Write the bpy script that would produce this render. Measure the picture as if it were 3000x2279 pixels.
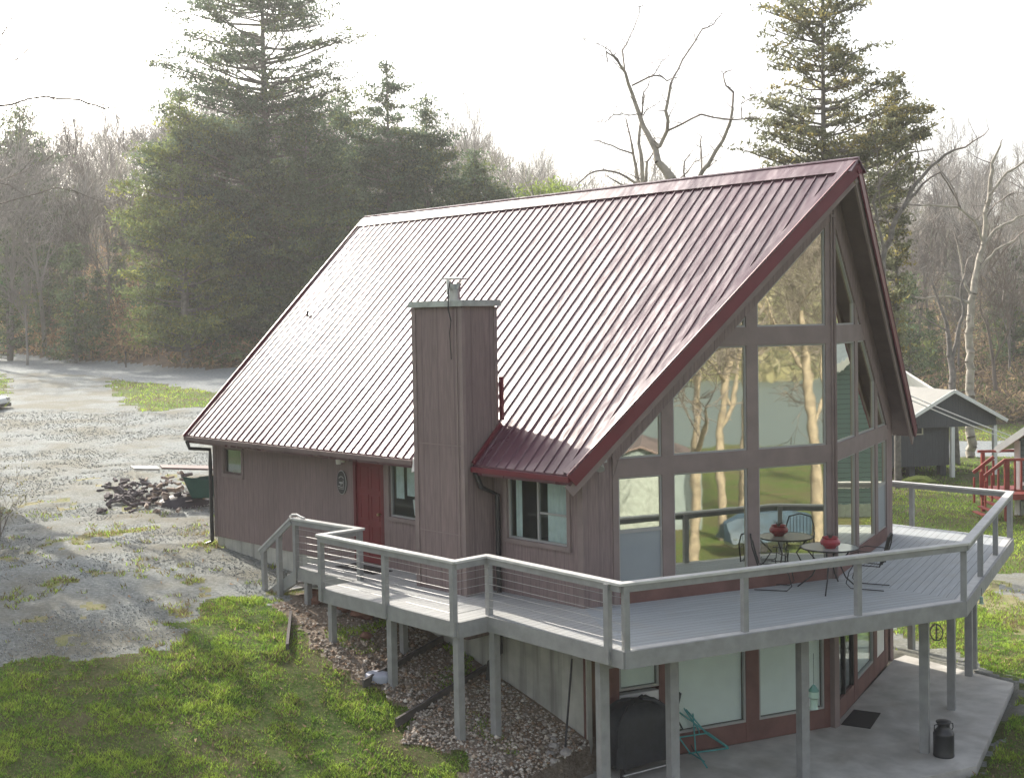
import bpy, math, random
import numpy as np
for o in list(bpy.data.objects): bpy.data.objects.remove(o)
SC=bpy.context.scene; COL=SC.collection
R=math.radians
# ---------------------------------------------------------------- camera
CP=np.array([25.8948,-14.8523,4.6575]); YAW,PIT,ROL=R(136.7127),R(-2.0916),R(-1.01723)
FOC=3748.554; PX,PY=1516.334,1080.250
Fv=np.array([math.cos(YAW)*math.cos(PIT),math.sin(YAW)*math.cos(PIT),math.sin(PIT)])
_r=np.array([math.sin(YAW),-math.cos(YAW),0]); _u=np.cross(_r,Fv)
Rv=_r*math.cos(ROL)+_u*math.sin(ROL); Uv=-_r*math.sin(ROL)+_u*math.cos(ROL)
Fh=np.array([math.cos(YAW),math.sin(YAW)]); Rh=np.array([math.sin(YAW),-math.cos(YAW)])
cd=bpy.data.cameras.new('camera'); cam=bpy.data.objects.new('camera',cd); COL.objects.link(cam); SC.camera=cam
from mathutils import Matrix, Vector
m=Matrix.Identity(4)
for i in range(3): m[i][0]=Rv[i]; m[i][1]=Uv[i]; m[i][2]=-Fv[i]; m[i][3]=CP[i]
cam.matrix_world=m
cd.sensor_fit='HORIZONTAL'; cd.sensor_width=36; cd.lens=FOC/3000*36
cd.shift_x=(1500-PX)/3000; cd.shift_y=(PY-1139.5)/3000; cd.clip_start=.1; cd.clip_end=3000
# ---------------------------------------------------------------- light
SAZ,SEL=R(173),R(30)
w=bpy.data.worlds.new('World'); SC.world=w; w.use_nodes=True
nt=w.node_tree; bg=nt.nodes['Background']; sky=nt.nodes.new('ShaderNodeTexSky')
sky.sky_type='NISHITA'; sky.sun_disc=False; sky.sun_elevation=SEL
sky.sun_rotation=math.atan2(math.cos(SAZ),math.sin(SAZ)); sky.dust_density=5.0; sky.air_density=1.0; sky.ozone_density=1.5
hs=nt.nodes.new('ShaderNodeHueSaturation'); hs.inputs['Saturation'].default_value=.45; nt.links.new(sky.outputs[0],hs.inputs['Color']); nt.links.new(hs.outputs[0],bg.inputs[0]); bg.inputs[1].default_value=.15
sd=bpy.data.lights.new('sun','SUN'); sun=bpy.data.objects.new('sun',sd); COL.objects.link(sun)
sd.energy=4.2; sd.angle=R(.6); sd.color=(1,.92,.80)
sv=Vector((math.cos(SAZ)*math.cos(SEL),math.sin(SAZ)*math.cos(SEL),math.sin(SEL)))
sun.rotation_euler=sv.to_track_quat('Z','Y').to_euler(); sun.location=sv*60
SC.view_settings.view_transform='Standard'; SC.view_settings.look='None'; SC.view_settings.exposure=1.12
SC.view_settings.gamma=1; SC.view_settings.use_curve_mapping=False
SC.render.engine='CYCLES'
# ---------------------------------------------------------------- helpers
K=3000/2211
def ray(u,v): return Fv+Rv*((u*K-PX)/FOC)-Uv*((v*K-PY)/FOC)      # u,v on a 2211 px wide view
def at(u,v,t): return CP+ray(u,v)*t
def sstep(a,b,x): x=np.clip((x-a)/(b-a),0,1); return x*x*(3-2*x)
def vnoise(x,y,s,seed=0):
    x=np.asarray(x)/s; y=np.asarray(y)/s; xi=np.floor(x).astype(np.int64); yi=np.floor(y).astype(np.int64); fx=x-xi; fy=y-yi
    fx=fx*fx*(3-2*fx); fy=fy*fy*(3-2*fy)
    def h(a,b):
        n=(a*374761393+b*668265263+seed*1442695041)&0x7fffffff; n=((n^(n>>13))*1274126177)&0x7fffffff; return ((n^(n>>16))&0xffff)/65535.
    return (h(xi,yi)*(1-fx)+h(xi+1,yi)*fx)*(1-fy)+(h(xi,yi+1)*(1-fx)+h(xi+1,yi+1)*fx)*fy
def hgt(x,y):
    x=np.asarray(x,float); y=np.asarray(y,float)
    t=(x-CP[0])*Fh[0]+(y-CP[1])*Fh[1]; s=(x-CP[0])*Rh[0]+(y-CP[1])*Rh[1]
    g=np.interp(x,[-5,0,5.3,7.2,8.95,10.8,12,13.5,20,30,50,80,100,120,400],[-.3,-.3,-.68,-.95,-1.38,-1.9,-2.3,-2.66,-2.9,-3.2,-3.6,-4.2,-6.6,-8.5,-8.5])
    ud=(PX+FOC*s/np.maximum(t,1))/K; t0=82+18*np.clip((450-ud)/450,0,1.4)
    rise=.042*np.clip(t-31,0,t0-31)*sstep(0,8,-x)
    gr=np.interp(x,[16,30,50,80,100,120],[-2.72,-3.2,-3.6,-4.2,-6.6,-8.5])
    w=sstep(-6,8,s)*sstep(.5,9,y)
    h=(g+rise)*(1-w)+gr*w
    h=h+(.165+.055*sstep(1100,300,ud))*np.clip(t-t0,0,120)*sstep(-40,20,-x+y*.3)
    h=h+.25*np.clip(x-205,0,170)
    far=sstep(2,30,t-t0)*sstep(0,1,t-80)
    h=h+far*(vnoise(x,y,22,3)-.5)*4+far*(vnoise(x,y,60,5)-.5)*10
    return h
def ground_hit(u,v):
    d=ray(u,v); a=6.
    while a<420:
        P=CP+d*a
        if P[2]<hgt(P[0],P[1]): break
        a+=.1+a*.002
    P=CP+d*a; return P
def groundpt(x,y): return Vector((x,y,float(hgt(x,y))))
MATS={}
class NT:
    def __init__(s,name):
        s.m=bpy.data.materials.new(name); s.m.use_nodes=True; s.t=s.m.node_tree; s.b=s.t.nodes['Principled BSDF']; s.out=s.t.nodes['Material Output']
    def n(s,ty,ins={},**kw):
        nd=s.t.nodes.new(ty)
        for k,v in kw.items(): setattr(nd,k,v)
        for k,v in ins.items():
            if isinstance(v,bpy.types.NodeSocket): s.t.links.new(v,nd.inputs[k])
            else: nd.inputs[k].default_value=v
        return nd
    def set(s,k,v):
        if isinstance(v,bpy.types.NodeSocket): s.t.links.new(v,s.b.inputs[k])
        else: s.b.inputs[k].default_value=v
    def pos(s): return s.n('ShaderNodeNewGeometry').outputs['Position']
    def noise(s,sc,det=5,co=None,dist=0,rough=.55):
        return s.n('ShaderNodeTexNoise',{'Vector':co or s.pos(),'Scale':sc,'Detail':det,'Roughness':rough,'Distortion':dist}).outputs['Fac']
    def math(s,op,a,b=0,c=0,clamp=False):
        nd=s.n('ShaderNodeMath',operation=op,use_clamp=clamp)
        for i,v in enumerate((a,b,c)):
            if isinstance(v,bpy.types.NodeSocket): s.t.links.new(v,nd.inputs[i])
            else: nd.inputs[i].default_value=v
        return nd.outputs[0]
    def ramp(s,f,stops):
        nd=s.n('ShaderNodeValToRGB',{'Fac':f}); e=nd.color_ramp.elements
        while len(e)<len(stops): e.new(.5)
        for q,(p,c) in zip(e,stops): q.position=p; q.color=(*c,1) if len(c)==3 else c
        return nd.outputs[0]
    def mix(s,f,a,b,mode='MIX'):
        nd=s.n('ShaderNodeMix',data_type='RGBA',blend_type=mode)
        for i,v in ((0,f),(6,a),(7,b)):
            if isinstance(v,bpy.types.NodeSocket): s.t.links.new(v,nd.inputs[i])
            else: nd.inputs[i].default_value=v if i==0 else (*v,1)
        return nd.outputs[2]
    def dot(s,v):
        nd=s.n('ShaderNodeVectorMath',{0:s.pos(),1:v},operation='DOT_PRODUCT'); return nd.outputs['Value']
    def stretch(s,sc):
        return s.n('ShaderNodeVectorMath',{0:s.pos(),1:sc},operation='MULTIPLY').outputs[0]
    def bump(s,h,st=.3,d=.02):
        s.set('Normal',s.n('ShaderNodeBump',{'Height':h,'Strength':st,'Distance':d}).outputs[0])
def mul(c,k): return tuple(min(1,a*k) for a in c)
def M(name,col,rough=.6,var=.15,vs=3,bump=0,bs=40,metal=0,spec=.5,coat=0):
    if name in MATS: return MATS[name]
    q=NT(name); n=q.noise(vs,6)
    q.set('Base Color',q.ramp(n,[(.3,mul(col,1-var)),(.7,mul(col,1+var))])); q.set('Roughness',rough); q.set('Metallic',metal); q.set('Specular IOR Level',spec); q.set('Coat Weight',coat)
    if bump: q.bump(q.noise(bs,4),bump)
    MATS[name]=q.m; return q.m
def siding(name,d,col,per=.203,stain=.3):
    q=NT(name); c=q.math('DIVIDE',q.dot(d),per); f=q.math('FRACT',c); g=q.math('LESS_THAN',f,.07)
    cell=q.n('ShaderNodeTexWhiteNoise',{'W':q.math('FLOOR',c)},noise_dimensions='1D').outputs[0]
    grain=q.noise(6,8,q.stretch((6,6,.45))); big=q.noise(.7,5,q.stretch((1,1,.5)))
    b=q.ramp(grain,[(.25,mul(col,.72)),(.75,mul(col,1.28))])
    b=q.mix(q.math('MULTIPLY',q.ramp(big,[(.35,(0,0,0)),(.7,(1,1,1))]),stain+.15),b,mul(col,.62)); b=q.mix(q.math('MULTIPLY',cell,.12),b,(col[0]*1.25,col[1]*1.2,col[2]*1.15))
    b=q.mix(q.math('MULTIPLY',g,.38),b,mul(col,.4)); q.set('Base Color',b); q.set('Roughness',.82); q.set('Specular IOR Level',.25)
    h=q.math('SUBTRACT',q.math('MULTIPLY',grain,.25),g); q.bump(h,.5,.012); return q.m
def boards(name,d,col,per=.143,wear=.35):
    q=NT(name); c=q.math('ADD',q.math('DIVIDE',q.dot(d),per),.4); f=q.math('FRACT',c); g=q.math('LESS_THAN',f,.055)
    cell=q.n('ShaderNodeTexWhiteNoise',{'W':q.math('FLOOR',c)},noise_dimensions='1D').outputs[0]
    al=(d[1],-d[0],0); gr=q.n('ShaderNodeCombineXYZ',{0:q.math('MULTIPLY',q.dot(d),30),1:q.math('MULTIPLY',q.dot(al),1.3),2:cell}).outputs[0]
    n=q.noise(1.,6,gr); pt=q.noise(1.6,7)
    b=q.ramp(n,[(.3,mul(col,.82)),(.7,mul(col,1.12))]); b=q.mix(q.math('MULTIPLY',cell,.35),b,mul(col,.78))
    b=q.mix(q.math('MULTIPLY',q.ramp(pt,[(.52,(0,0,0)),(.72,(1,1,1))]),wear),b,(.36,.34,.3))
    b=q.mix(g,b,mul(col,.2)); q.set('Base Color',b); q.set('Roughness',.62); q.bump(q.math('SUBTRACT',q.math('MULTIPLY',n,.2),g),.5,.01); return q.m
def leafmat(name,trans=.4):
    q=NT(name); a=q.n('ShaderNodeAttribute',attribute_name='Col').outputs['Color']
    d=q.n('ShaderNodeBsdfDiffuse',{'Color':a}).outputs[0]; t=q.n('ShaderNodeBsdfTranslucent',{'Color':a}).outputs[0]
    mx=q.n('ShaderNodeMixShader',{0:trans,1:d,2:t}); q.t.links.new(mx.outputs[0],q.out.inputs[0]); return q.m
def vcolmat(name,rough=.9,bump=.3,bs=60):
    q=NT(name); a=q.n('ShaderNodeAttribute',attribute_name='Col').outputs['Color']; n=q.noise(bs,4)
    q.set('Base Color',q.mix(1,a,q.ramp(n,[(.25,(.75,.75,.75)),(.75,(1.,1.,1.))]),'MULTIPLY')); q.set('Roughness',rough); q.set('Specular IOR Level',.2); q.bump(n,bump); return q.m
# ---- objects
ORG={}
def thing(name,label,cat,loc=(0,0,0),rz=0,group=None):
    o=bpy.data.objects.new(name,None); COL.objects.link(o); o.empty_display_size=.2; o.location=loc; o.rotation_euler=(0,0,rz)
    tag(o,label,cat,group); ORG[o.name]=(np.array(loc,float),rz); return o
def tag(o,label,cat,group=None):
    o['label']=label; o['category']=cat
    if group: o['group']=group
    return o
def mesh_np(name,V,Fc,mat,parent=None,col=None,world=True,smooth=False,origin=None):
    V=np.asarray(V,float); org=np.zeros(3); rz=0
    if parent is not None:
        root=parent
        while root.parent: root=root.parent
        if root.name in ORG: org,rz=ORG[root.name]
    elif origin is not None: org=np.array(origin,float)
    if world:
        V=V-org
        if rz: c,s=math.cos(-rz),math.sin(-rz); V=np.stack([V[:,0]*c-V[:,1]*s,V[:,0]*s+V[:,1]*c,V[:,2]],1)
    me=bpy.data.meshes.new(name)
    if isinstance(Fc,np.ndarray):
        k=Fc.shape[1]; me.vertices.add(len(V)); me.vertices.foreach_set('co',V.astype(np.float32).ravel())
        me.loops.add(Fc.size); me.loops.foreach_set('vertex_index',Fc.astype(np.int32).ravel())
        me.polygons.add(len(Fc)); me.polygons.foreach_set('loop_start',(np.arange(len(Fc))*k).astype(np.int32)); me.polygons.foreach_set('loop_total',np.full(len(Fc),k,np.int32))
        me.update(calc_edges=True)
    else: me.from_pydata([tuple(v) for v in V],[],Fc)
    if col is not None:
        a=me.color_attributes.new('Col','FLOAT_COLOR','POINT'); c4=np.ones((len(V),4),np.float32); c4[:,:3]=col; a.data.foreach_set('color',c4.ravel())
    if smooth: me.polygons.foreach_set('use_smooth',np.ones(len(me.polygons),bool))
    for mm in (mat if isinstance(mat,(list,tuple)) else [mat]): me.materials.append(mm)
    o=bpy.data.objects.new(name,me); COL.objects.link(o)
    if parent is not None:
        o.parent=parent
        # sub-part: parent mesh sits at the root's origin, so local = same frame
    elif origin is not None: o.location=origin
    return o
class MB:
    def __init__(s): s.v=[]; s.f=[]
    def add(s,vs,fs):
        b=len(s.v); s.v+=[tuple(map(float,v)) for v in vs]; s.f+=[tuple(b+i for i in f) for f in fs]; return s
    def hexa(s,a,b):   # two quads
        return s.add(list(a)+list(b),[(3,2,1,0),(4,5,6,7),(0,1,5,4),(1,2,6,5),(2,3,7,6),(3,0,4,7)])
    def box(s,x0,x1,y0,y1,z0,z1):
        return s.hexa([(x0,y0,z0),(x1,y0,z0),(x1,y1,z0),(x0,y1,z0)],[(x0,y0,z1),(x1,y0,z1),(x1,y1,z1),(x0,y1,z1)])
    def obox(s,c,ax,ay,az):
        c,ax,ay,az=[np.array(q,float) for q in (c,ax,ay,az)]
        q=lambda i,j,k:c+ax*i+ay*j+az*k
        return s.hexa([q(-1,-1,-1),q(1,-1,-1),q(1,1,-1),q(-1,1,-1)],[q(-1,-1,1),q(1,-1,1),q(1,1,1),q(-1,1,1)])
    def bar(s,a,b,w,h,up=(0,0,1)):
        a=np.array(a,float); b=np.array(b,float); d=b-a; L=np.linalg.norm(d); d/=L; up=np.array(up,float); x=np.cross(d,up); x/=np.linalg.norm(x)+1e-9; u=np.cross(x,d)
        return s.obox((a+b)/2,d*L/2,x*w/2,u*h/2)
    def prism(s,top,bot):
        n=len(top); return s.add(list(top)+list(bot),[tuple(range(n)),tuple(range(2*n-1,n-1,-1))]+[(i,n+i,n+(i+1)%n,(i+1)%n) for i in range(n)])
    def tube(s,pts,r,n=8,cap=True):
        pts=[np.array(p,float) for p in pts]; rr=r if isinstance(r,(list,tuple)) else [r]*len(pts); rings=[]; prev=None
        for i,p in enumerate(pts):
            d=pts[min(i+1,len(pts)-1)]-pts[max(i-1,0)]; d/=np.linalg.norm(d)+1e-9
            ref=prev if prev is not None else (np.array([0,0,1.]) if abs(d[2])<.9 else np.array([1.,0,0]))
            x=ref-d*(ref@d); x/=np.linalg.norm(x)+1e-9; prev=x; y=np.cross(d,x)
            rings.append([p+rr[i]*(x*math.cos(2*math.pi*k/n)+y*math.sin(2*math.pi*k/n)) for k in range(n)])
        vs=[v for g in rings for v in g]; fs=[(i*n+k,i*n+(k+1)%n,(i+1)*n+(k+1)%n,(i+1)*n+k) for i in range(len(pts)-1) for k in range(n)]
        if cap: fs+=[tuple(range(n-1,-1,-1)),tuple((len(pts)-1)*n+k for k in range(n))]
        return s.add(vs,fs)
    def lathe(s,prof,c=(0,0,0),n=24,sx=1,sy=1):
        vs=[(c[0]+r*sx*math.cos(2*math.pi*k/n),c[1]+r*sy*math.sin(2*math.pi*k/n),c[2]+z) for r,z in prof for k in range(n)]
        return s.add(vs,[(i*n+k,i*n+(k+1)%n,(i+1)*n+(k+1)%n,(i+1)*n+k) for i in range(len(prof)-1) for k in range(n)])
    def build(s,name,mat,parent=None,smooth=False,origin=None,world=True,label=None,bevel=0):
        o=mesh_np(name,np.array(s.v),s.f,mat,parent,world=world,origin=origin)
        me=o.data
        if smooth:
            me.polygons.foreach_set('use_smooth',np.ones(len(me.polygons),bool))
            try: me.set_sharp_from_angle(angle=R(38))
            except Exception: pass
        if bevel:
            md=o.modifiers.new('b','BEVEL'); md.width=bevel; md.segments=1; md.limit_method='ANGLE'
        if label: o['label']=label
        return o
def tubes_np(S,n=4):
    S=np.asarray(S,float); p0=S[:,0:3]; p1=S[:,3:6]; r0=S[:,6:7]; r1=S[:,7:8]; d=p1-p0; L=np.linalg.norm(d,axis=1,keepdims=True)+1e-9; d/=L
    ref=np.where(np.abs(d[:,2:3])<.9,np.array([[0,0,1.]]),np.array([[1.,0,0]])); x=np.cross(d,ref); x/=np.linalg.norm(x,axis=1,keepdims=True); y=np.cross(d,x)
    N=len(S); V=np.empty((N,2,n,3))
    for k in range(n):
        a=2*math.pi*k/n; o=x*math.cos(a)+y*math.sin(a); V[:,0,k]=p0+o*r0; V[:,1,k]=p1+o*r1
    b=(np.arange(N)*2*n)[:,None]; F=[]
    for k in range(n): k2=(k+1)%n; F.append(np.concatenate([b+k,b+k2,b+n+k2,b+n+k],1))
    return V.reshape(-1,3),np.concatenate(F,0)
def leaves_np(rng,C,col,size,aspect=1.6,flat=0.):
    N=len(C); a=rng.normal(size=(N,3)); a[:,2]*=(1-flat); a/=np.linalg.norm(a,axis=1,keepdims=True); b=rng.normal(size=(N,3)); b-=a*(a*b).sum(1,keepdims=True); b/=np.linalg.norm(b,axis=1,keepdims=True)
    s=size*rng.uniform(.6,1.4,(N,1)); V=np.stack([C-a*s*aspect/2-b*s*.35,C-a*s*aspect/2+b*s*.35,C+a*s*aspect/2],1)
    return V.reshape(-1,3),np.arange(3*N).reshape(-1,3),np.repeat(col,3,0)
# ---------------------------------------------------------------- materials
SID=(.232,.178,.174)
L_,W_,P_=11.611,9.481,1.631; FL=math.hypot(P_,W_/2); TL=np.array([P_,W_/2,0])/FL; NL=np.array([W_/2,-P_,0])/FL
m_side=siding('siding_side',(1,0,0),SID); m_facL=siding('siding_front',tuple(TL),SID); m_facR=siding('siding_front_right',(TL[0],-TL[1],0),SID); m_rear=siding('siding_gable',(0,1,0),SID)
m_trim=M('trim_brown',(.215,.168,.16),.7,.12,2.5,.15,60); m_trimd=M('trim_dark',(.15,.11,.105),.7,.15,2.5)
m_deckA=boards('deck_boards_side',(1,0,0),(.40,.41,.41)); m_deckB=boards('deck_boards_front',tuple(NL),(.37,.40,.42)); m_deckC=boards('deck_boards_right',(NL[0],-NL[1],0),(.37,.40,.42))
m_dk=M('deck_paint',(.27,.275,.275),.6,.14,5,.15,50); m_cap=M('rail_cap',(.52,.52,.51),.5,.14,4,.1,50)
m_cable=M('cable_steel',(.42,.42,.42),.5,.05,3,metal=.4)
m_red=M('door_red',(.16,.02,.026),.42,.1,2,spec=.4); m_dark=M('black_metal',(.02,.02,.022),.5,.1); m_white=M('white_paint',(.72,.72,.70),.5,.05)
m_gray=M('gray_sheet_metal',(.36,.40,.39),.4,.25,5,metal=.5); m_steel=M('flue_steel',(.38,.39,.39),.35,.15,6,metal=.9)
m_int=M('interior',(.12,.10,.085),.8,.2,1); m_brown=M('base_brown',(.15,.075,.065),.7,.2,3,.2,30)
m_winf=M('window_frame_grey',(.33,.33,.32),.5,.05)
def roofmat():
    q=NT('roof_burgundy'); n=q.noise(1.3,6); n2=q.ramp(q.noise(.75,5,q.stretch((1.5,.8,.8)),dist=1.2),[(.38,(0,0,0)),(.62,(1,1,1))]); sc=q.noise(14,4,q.stretch((1,.12,.12)))
    q.set('Base Color',q.ramp(n,[(.3,(.07,.021,.036)),(.7,(.105,.033,.054))]))
    q.set('IOR',1.68); q.set('Specular IOR Level',.55); q.set('Roughness',q.math('ADD',q.math('ADD',.21,q.math('MULTIPLY',n2,.12)),q.math('MULTIPLY',sc,.08))); q.set('Coat Weight',.08); q.set('Coat Roughness',.35); q.bump(q.noise(1.0,3,q.stretch((1.3,.7,.7))),1.,.055); return q.m
m_roof=roofmat(); m_fascia=M('fascia_burgundy',(.13,.014,.026),.4,.12,3,spec=.5)
def glass(name,tint,refl,rough=.02,body=(.02,.025,.025),open_=.45,wav=.03):
    q=NT(name); gl=q.n('ShaderNodeBsdfGlossy',{'Color':(*tint,1),'Roughness':rough})
    nb=q.n('ShaderNodeBump',{'Height':q.noise(1.1,2),'Strength':wav,'Distance':.05}); q.t.links.new(nb.outputs[0],gl.inputs['Normal'])
    tr=q.n('ShaderNodeBsdfTransparent',{'Color':(.55,.6,.58,1) if open_<.9 else (.93,.96,.95,1)}); di=q.n('ShaderNodeBsdfDiffuse',{'Color':(*body,1)})
    a=q.n('ShaderNodeMixShader',{0:open_,1:di.outputs[0],2:tr.outputs[0]})
    ge=q.n('ShaderNodeNewGeometry'); dt=q.n('ShaderNodeVectorMath',{0:ge.outputs['Incoming'],1:ge.outputs['Normal']},operation='DOT_PRODUCT').outputs['Value']
    fr=q.math('ADD',.04,q.math('MULTIPLY',.9,q.math('POWER',q.math('SUBTRACT',1,q.math('ABSOLUTE',dt),clamp=True),5)))
    b=q.n('ShaderNodeMixShader',{0:q.math('ADD',fr,refl,clamp=True),1:a.outputs[0],2:gl.outputs[0]}); q.t.links.new(b.outputs[0],q.out.inputs[0]); return q.m
m_glass=glass('window_glass',(1,1,.84),.66,wav=.035); m_glassb=glass('window_glass_basement',(.8,.9,.9),-.02,body=(.1,.12,.12),open_=.97)
m_glassd=glass('window_glass_dark',(.8,.9,.92),.16,body=(.05,.07,.07),open_=.75)
m_screen=M('door_screen',(.26,.29,.31),.6,.08,1)
m_blind=M('white_blind',(.90,.92,.90),.5,.06,2)
m_curt=M('curtain',(.55,.62,.62),.8,.1,8)
def concrete(name,c,streak=True,sc=1.):
    q=NT(name); n=q.noise(2.2*sc,7); b=q.ramp(n,[(.3,mul(c,.78)),(.7,mul(c,1.15))])
    if streak:
        st=q.noise(2.5,6,q.stretch((2.2,2.2,.12))); b=q.mix(q.ramp(st,[(.5,(0,0,0)),(.68,(.75,.75,.75))]),b,mul(c,.45))
    else:
        st=q.noise(.8,8,dist=1.2); b=q.mix(q.ramp(st,[(.45,(0,0,0)),(.75,(.6,.6,.6))]),b,(c[0]*.55,c[1]*.5,c[2]*.45))
    q.set('Base Color',b); q.set('Roughness',.9); q.bump(q.noise(30,5),.25); return q.m
m_found=concrete('foundation_concrete',(.42,.42,.38)); m_patio=concrete('patio_concrete',(.50,.49,.46),False)
m_bark=M('bark_grey',(.165,.15,.135),.9,.35,5,.5,30); m_barkd=M('bark_dark',(.085,.075,.07),.9,.3,5,.4,30); m_barkl=M('bark_pale',(.33,.30,.25),.85,.3,3,.4,20)
m_leaf=leafmat('cedar_foliage',.48); m_grass=leafmat('grass_blades',.5); m_stone=vcolmat('stones'); m_twig=M('twigs',(.20,.175,.155),.9,.2,2)
# ---------------------------------------------------------------- terrain zones
def poly(pts): return np.array([ground_hit(*p)[:2] for p in pts])
def inpoly(x,y,P):
    c=np.zeros(x.shape,bool); n=len(P)
    for i in range(n):
        x0,y0=P[i]; x1,y1=P[i-1]
        k=((y0>y)!=(y1>y))&(x<(x1-x0)*(y-y0)/((y1-y0) or 1e-9)+x0); c^=k
    return c
Zlawn=np.vstack([poly([(0,1441),(150,1432),(250,1425),(352,1398),(372,1335),(425,1304),(560,1296),(612,1312),(650,1362),(720,1432),(800,1492),(880,1542),(905,1600),(1020,1668)]),[[13.2,-7],[17,-14],[26,-30],[5,-40],[-8,-16]]])
Zbed=np.array([[4.2,.3],[5.4,-2.4],[7.5,-4],[11.5,-6],[14.0,-7],[15.6,-5],[14.6,-1.8],[12.2,-1.5],[12.,.4]])
Zright=[poly([(1900,1045),(1990,1030),(2120,1045),(2240,1050),(2300,1150),(2200,1150),(2120,1135),(2030,1125),(1930,1085)]),
        poly([(2120,1300),(2180,1290),(2300,1320),(2300,1700),(2100,1700),(2130,1640),(2215,1480),(2120,1430),(1990,1400),(1960,1350)]),
        np.array([[16.6,4.3],[15.4,-.5],[14.8,-3.5],[18,-9],[40,-30],[60,0],[40,40],[26,20]])]
Zpatch=[poly([(232,822),(330,826),(470,850),(470,880),(400,882),(310,892),(262,868)]),poly([(-60,790),(10,815),(20,850),(-60,870)])]
ZONES=['forest_floor','gravel_driveway','lawn','gravel_bed','dry_grass','road']
def zone(x,y):
    t=(x-CP[0])*Fh[0]+(y-CP[1])*Fh[1]; s=(x-CP[0])*Rh[0]+(y-CP[1])*Rh[1]
    jx=x+(vnoise(x,y,.2,1)-.5)*.5+(vnoise(x,y,.8,2)-.5)*1.; jy=y+(vnoise(x,y,.2,7)-.5)*.5+(vnoise(x,y,.8,8)-.5)*1.
    z=np.full(x.shape,1)
    z[(t>36)&(s>8)]=2; z[(t>40)&(s>-2)&(s<=8)]=2
    z[inpoly(x+(jx-x)*.6,y+(jy-y)*.6,Zbed)]=3; z[inpoly(x+(jx-x)*.7,y+(jy-y)*.7,Zlawn)]=2
    for P in Zright[:1]: z[inpoly(jx,jy,P)]=2
    z[inpoly(jx,jy,Zright[1])]=2; z[inpoly(jx,jy,Zright[2])]=2
    dry=inpoly(jx,jy,poly_dry); z[dry]=4
    k=(x+.9*0>-12)&(x<5)&(y<6); z[k&(z==1)&(vnoise(x,y,1.1,21)+.45*vnoise(x,y,.3,22)>1.08)]=4
    for P in Zpatch: z[inpoly(jx,jy,P)]=2
    ud=(PX+FOC*s/np.maximum(t,1))/K; t0=82+18*np.clip((450-ud)/450,0,1.4)
    z[(t>66)&(t<74)&(s>16)]=5
    hill=t>t0+1+(vnoise(x,y,6,4)-.5)*2; z[hill]=0
    z[(ud<600)&(t>t0-13+3*(vnoise(x,y,5,14)-.5))&~hill]=5
    z[(x>28)&(z==1)]=2; z[x>190]=0
    return z
poly_dry=poly([(2108,1225),(2160,1270),(2230,1300),(2230,1400),(2150,1350),(2100,1300)])
def groundmat(name,stops,sc,bump,bs,dark=None,big=None):
    q=NT(name); n=q.noise(sc,8,rough=.7); b=q.ramp(n,stops)
    if big: b=q.mix(q.math('MULTIPLY',q.ramp(q.noise(big[0],5),[(.42,(0,0,0)),(.62,(1,1,1))]),big[2]),b,big[1])
    if dark:
        v=q.n('ShaderNodeTexVoronoi',{'Vector':q.pos(),'Scale':dark[0]}).outputs['Distance']; b=q.mix(q.ramp(v,[(.0,(1,1,1)),(.35,(0,0,0))]),b,dark[1])
    q.set('Base Color',b); q.set('Roughness',.95); q.set('Specular IOR Level',.15); q.bump(q.noise(bs,6,rough=.75),bump,.05); return q.m
GM=[groundmat('forest_litter',[(.2,(.06,.045,.035)),(.5,(.15,.11,.08)),(.8,(.24,.18,.12))],1.2,.8,3,big=(.12,(.07,.075,.04),.5)),
    groundmat('gravel',[(.3,(.13,.14,.14)),(.5,(.245,.265,.26)),(.7,(.41,.43,.41))],13,.8,30,big=(.45,(.17,.155,.11),.65)),
    groundmat('lawn_soil',[(.3,(.035,.06,.015)),(.5,(.09,.14,.03)),(.68,(.22,.20,.10))],16,1.,30,big=(.6,(.15,.11,.07),.6)),
    groundmat('rock_bed',[(.25,(.15,.115,.085)),(.5,(.30,.25,.20)),(.8,(.50,.45,.38))],14,.9,30,big=(.8,(.17,.12,.085),.5)),
    groundmat('dry_turf',[(.2,(.12,.11,.06)),(.5,(.26,.24,.13)),(.8,(.38,.34,.2))],5,.7,18,big=(.9,(.16,.19,.07),.6)),
    groundmat('road_gravel',[(.3,(.14,.16,.165)),(.5,(.23,.25,.255)),(.7,(.33,.35,.35))],6,.6,16)]
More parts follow.
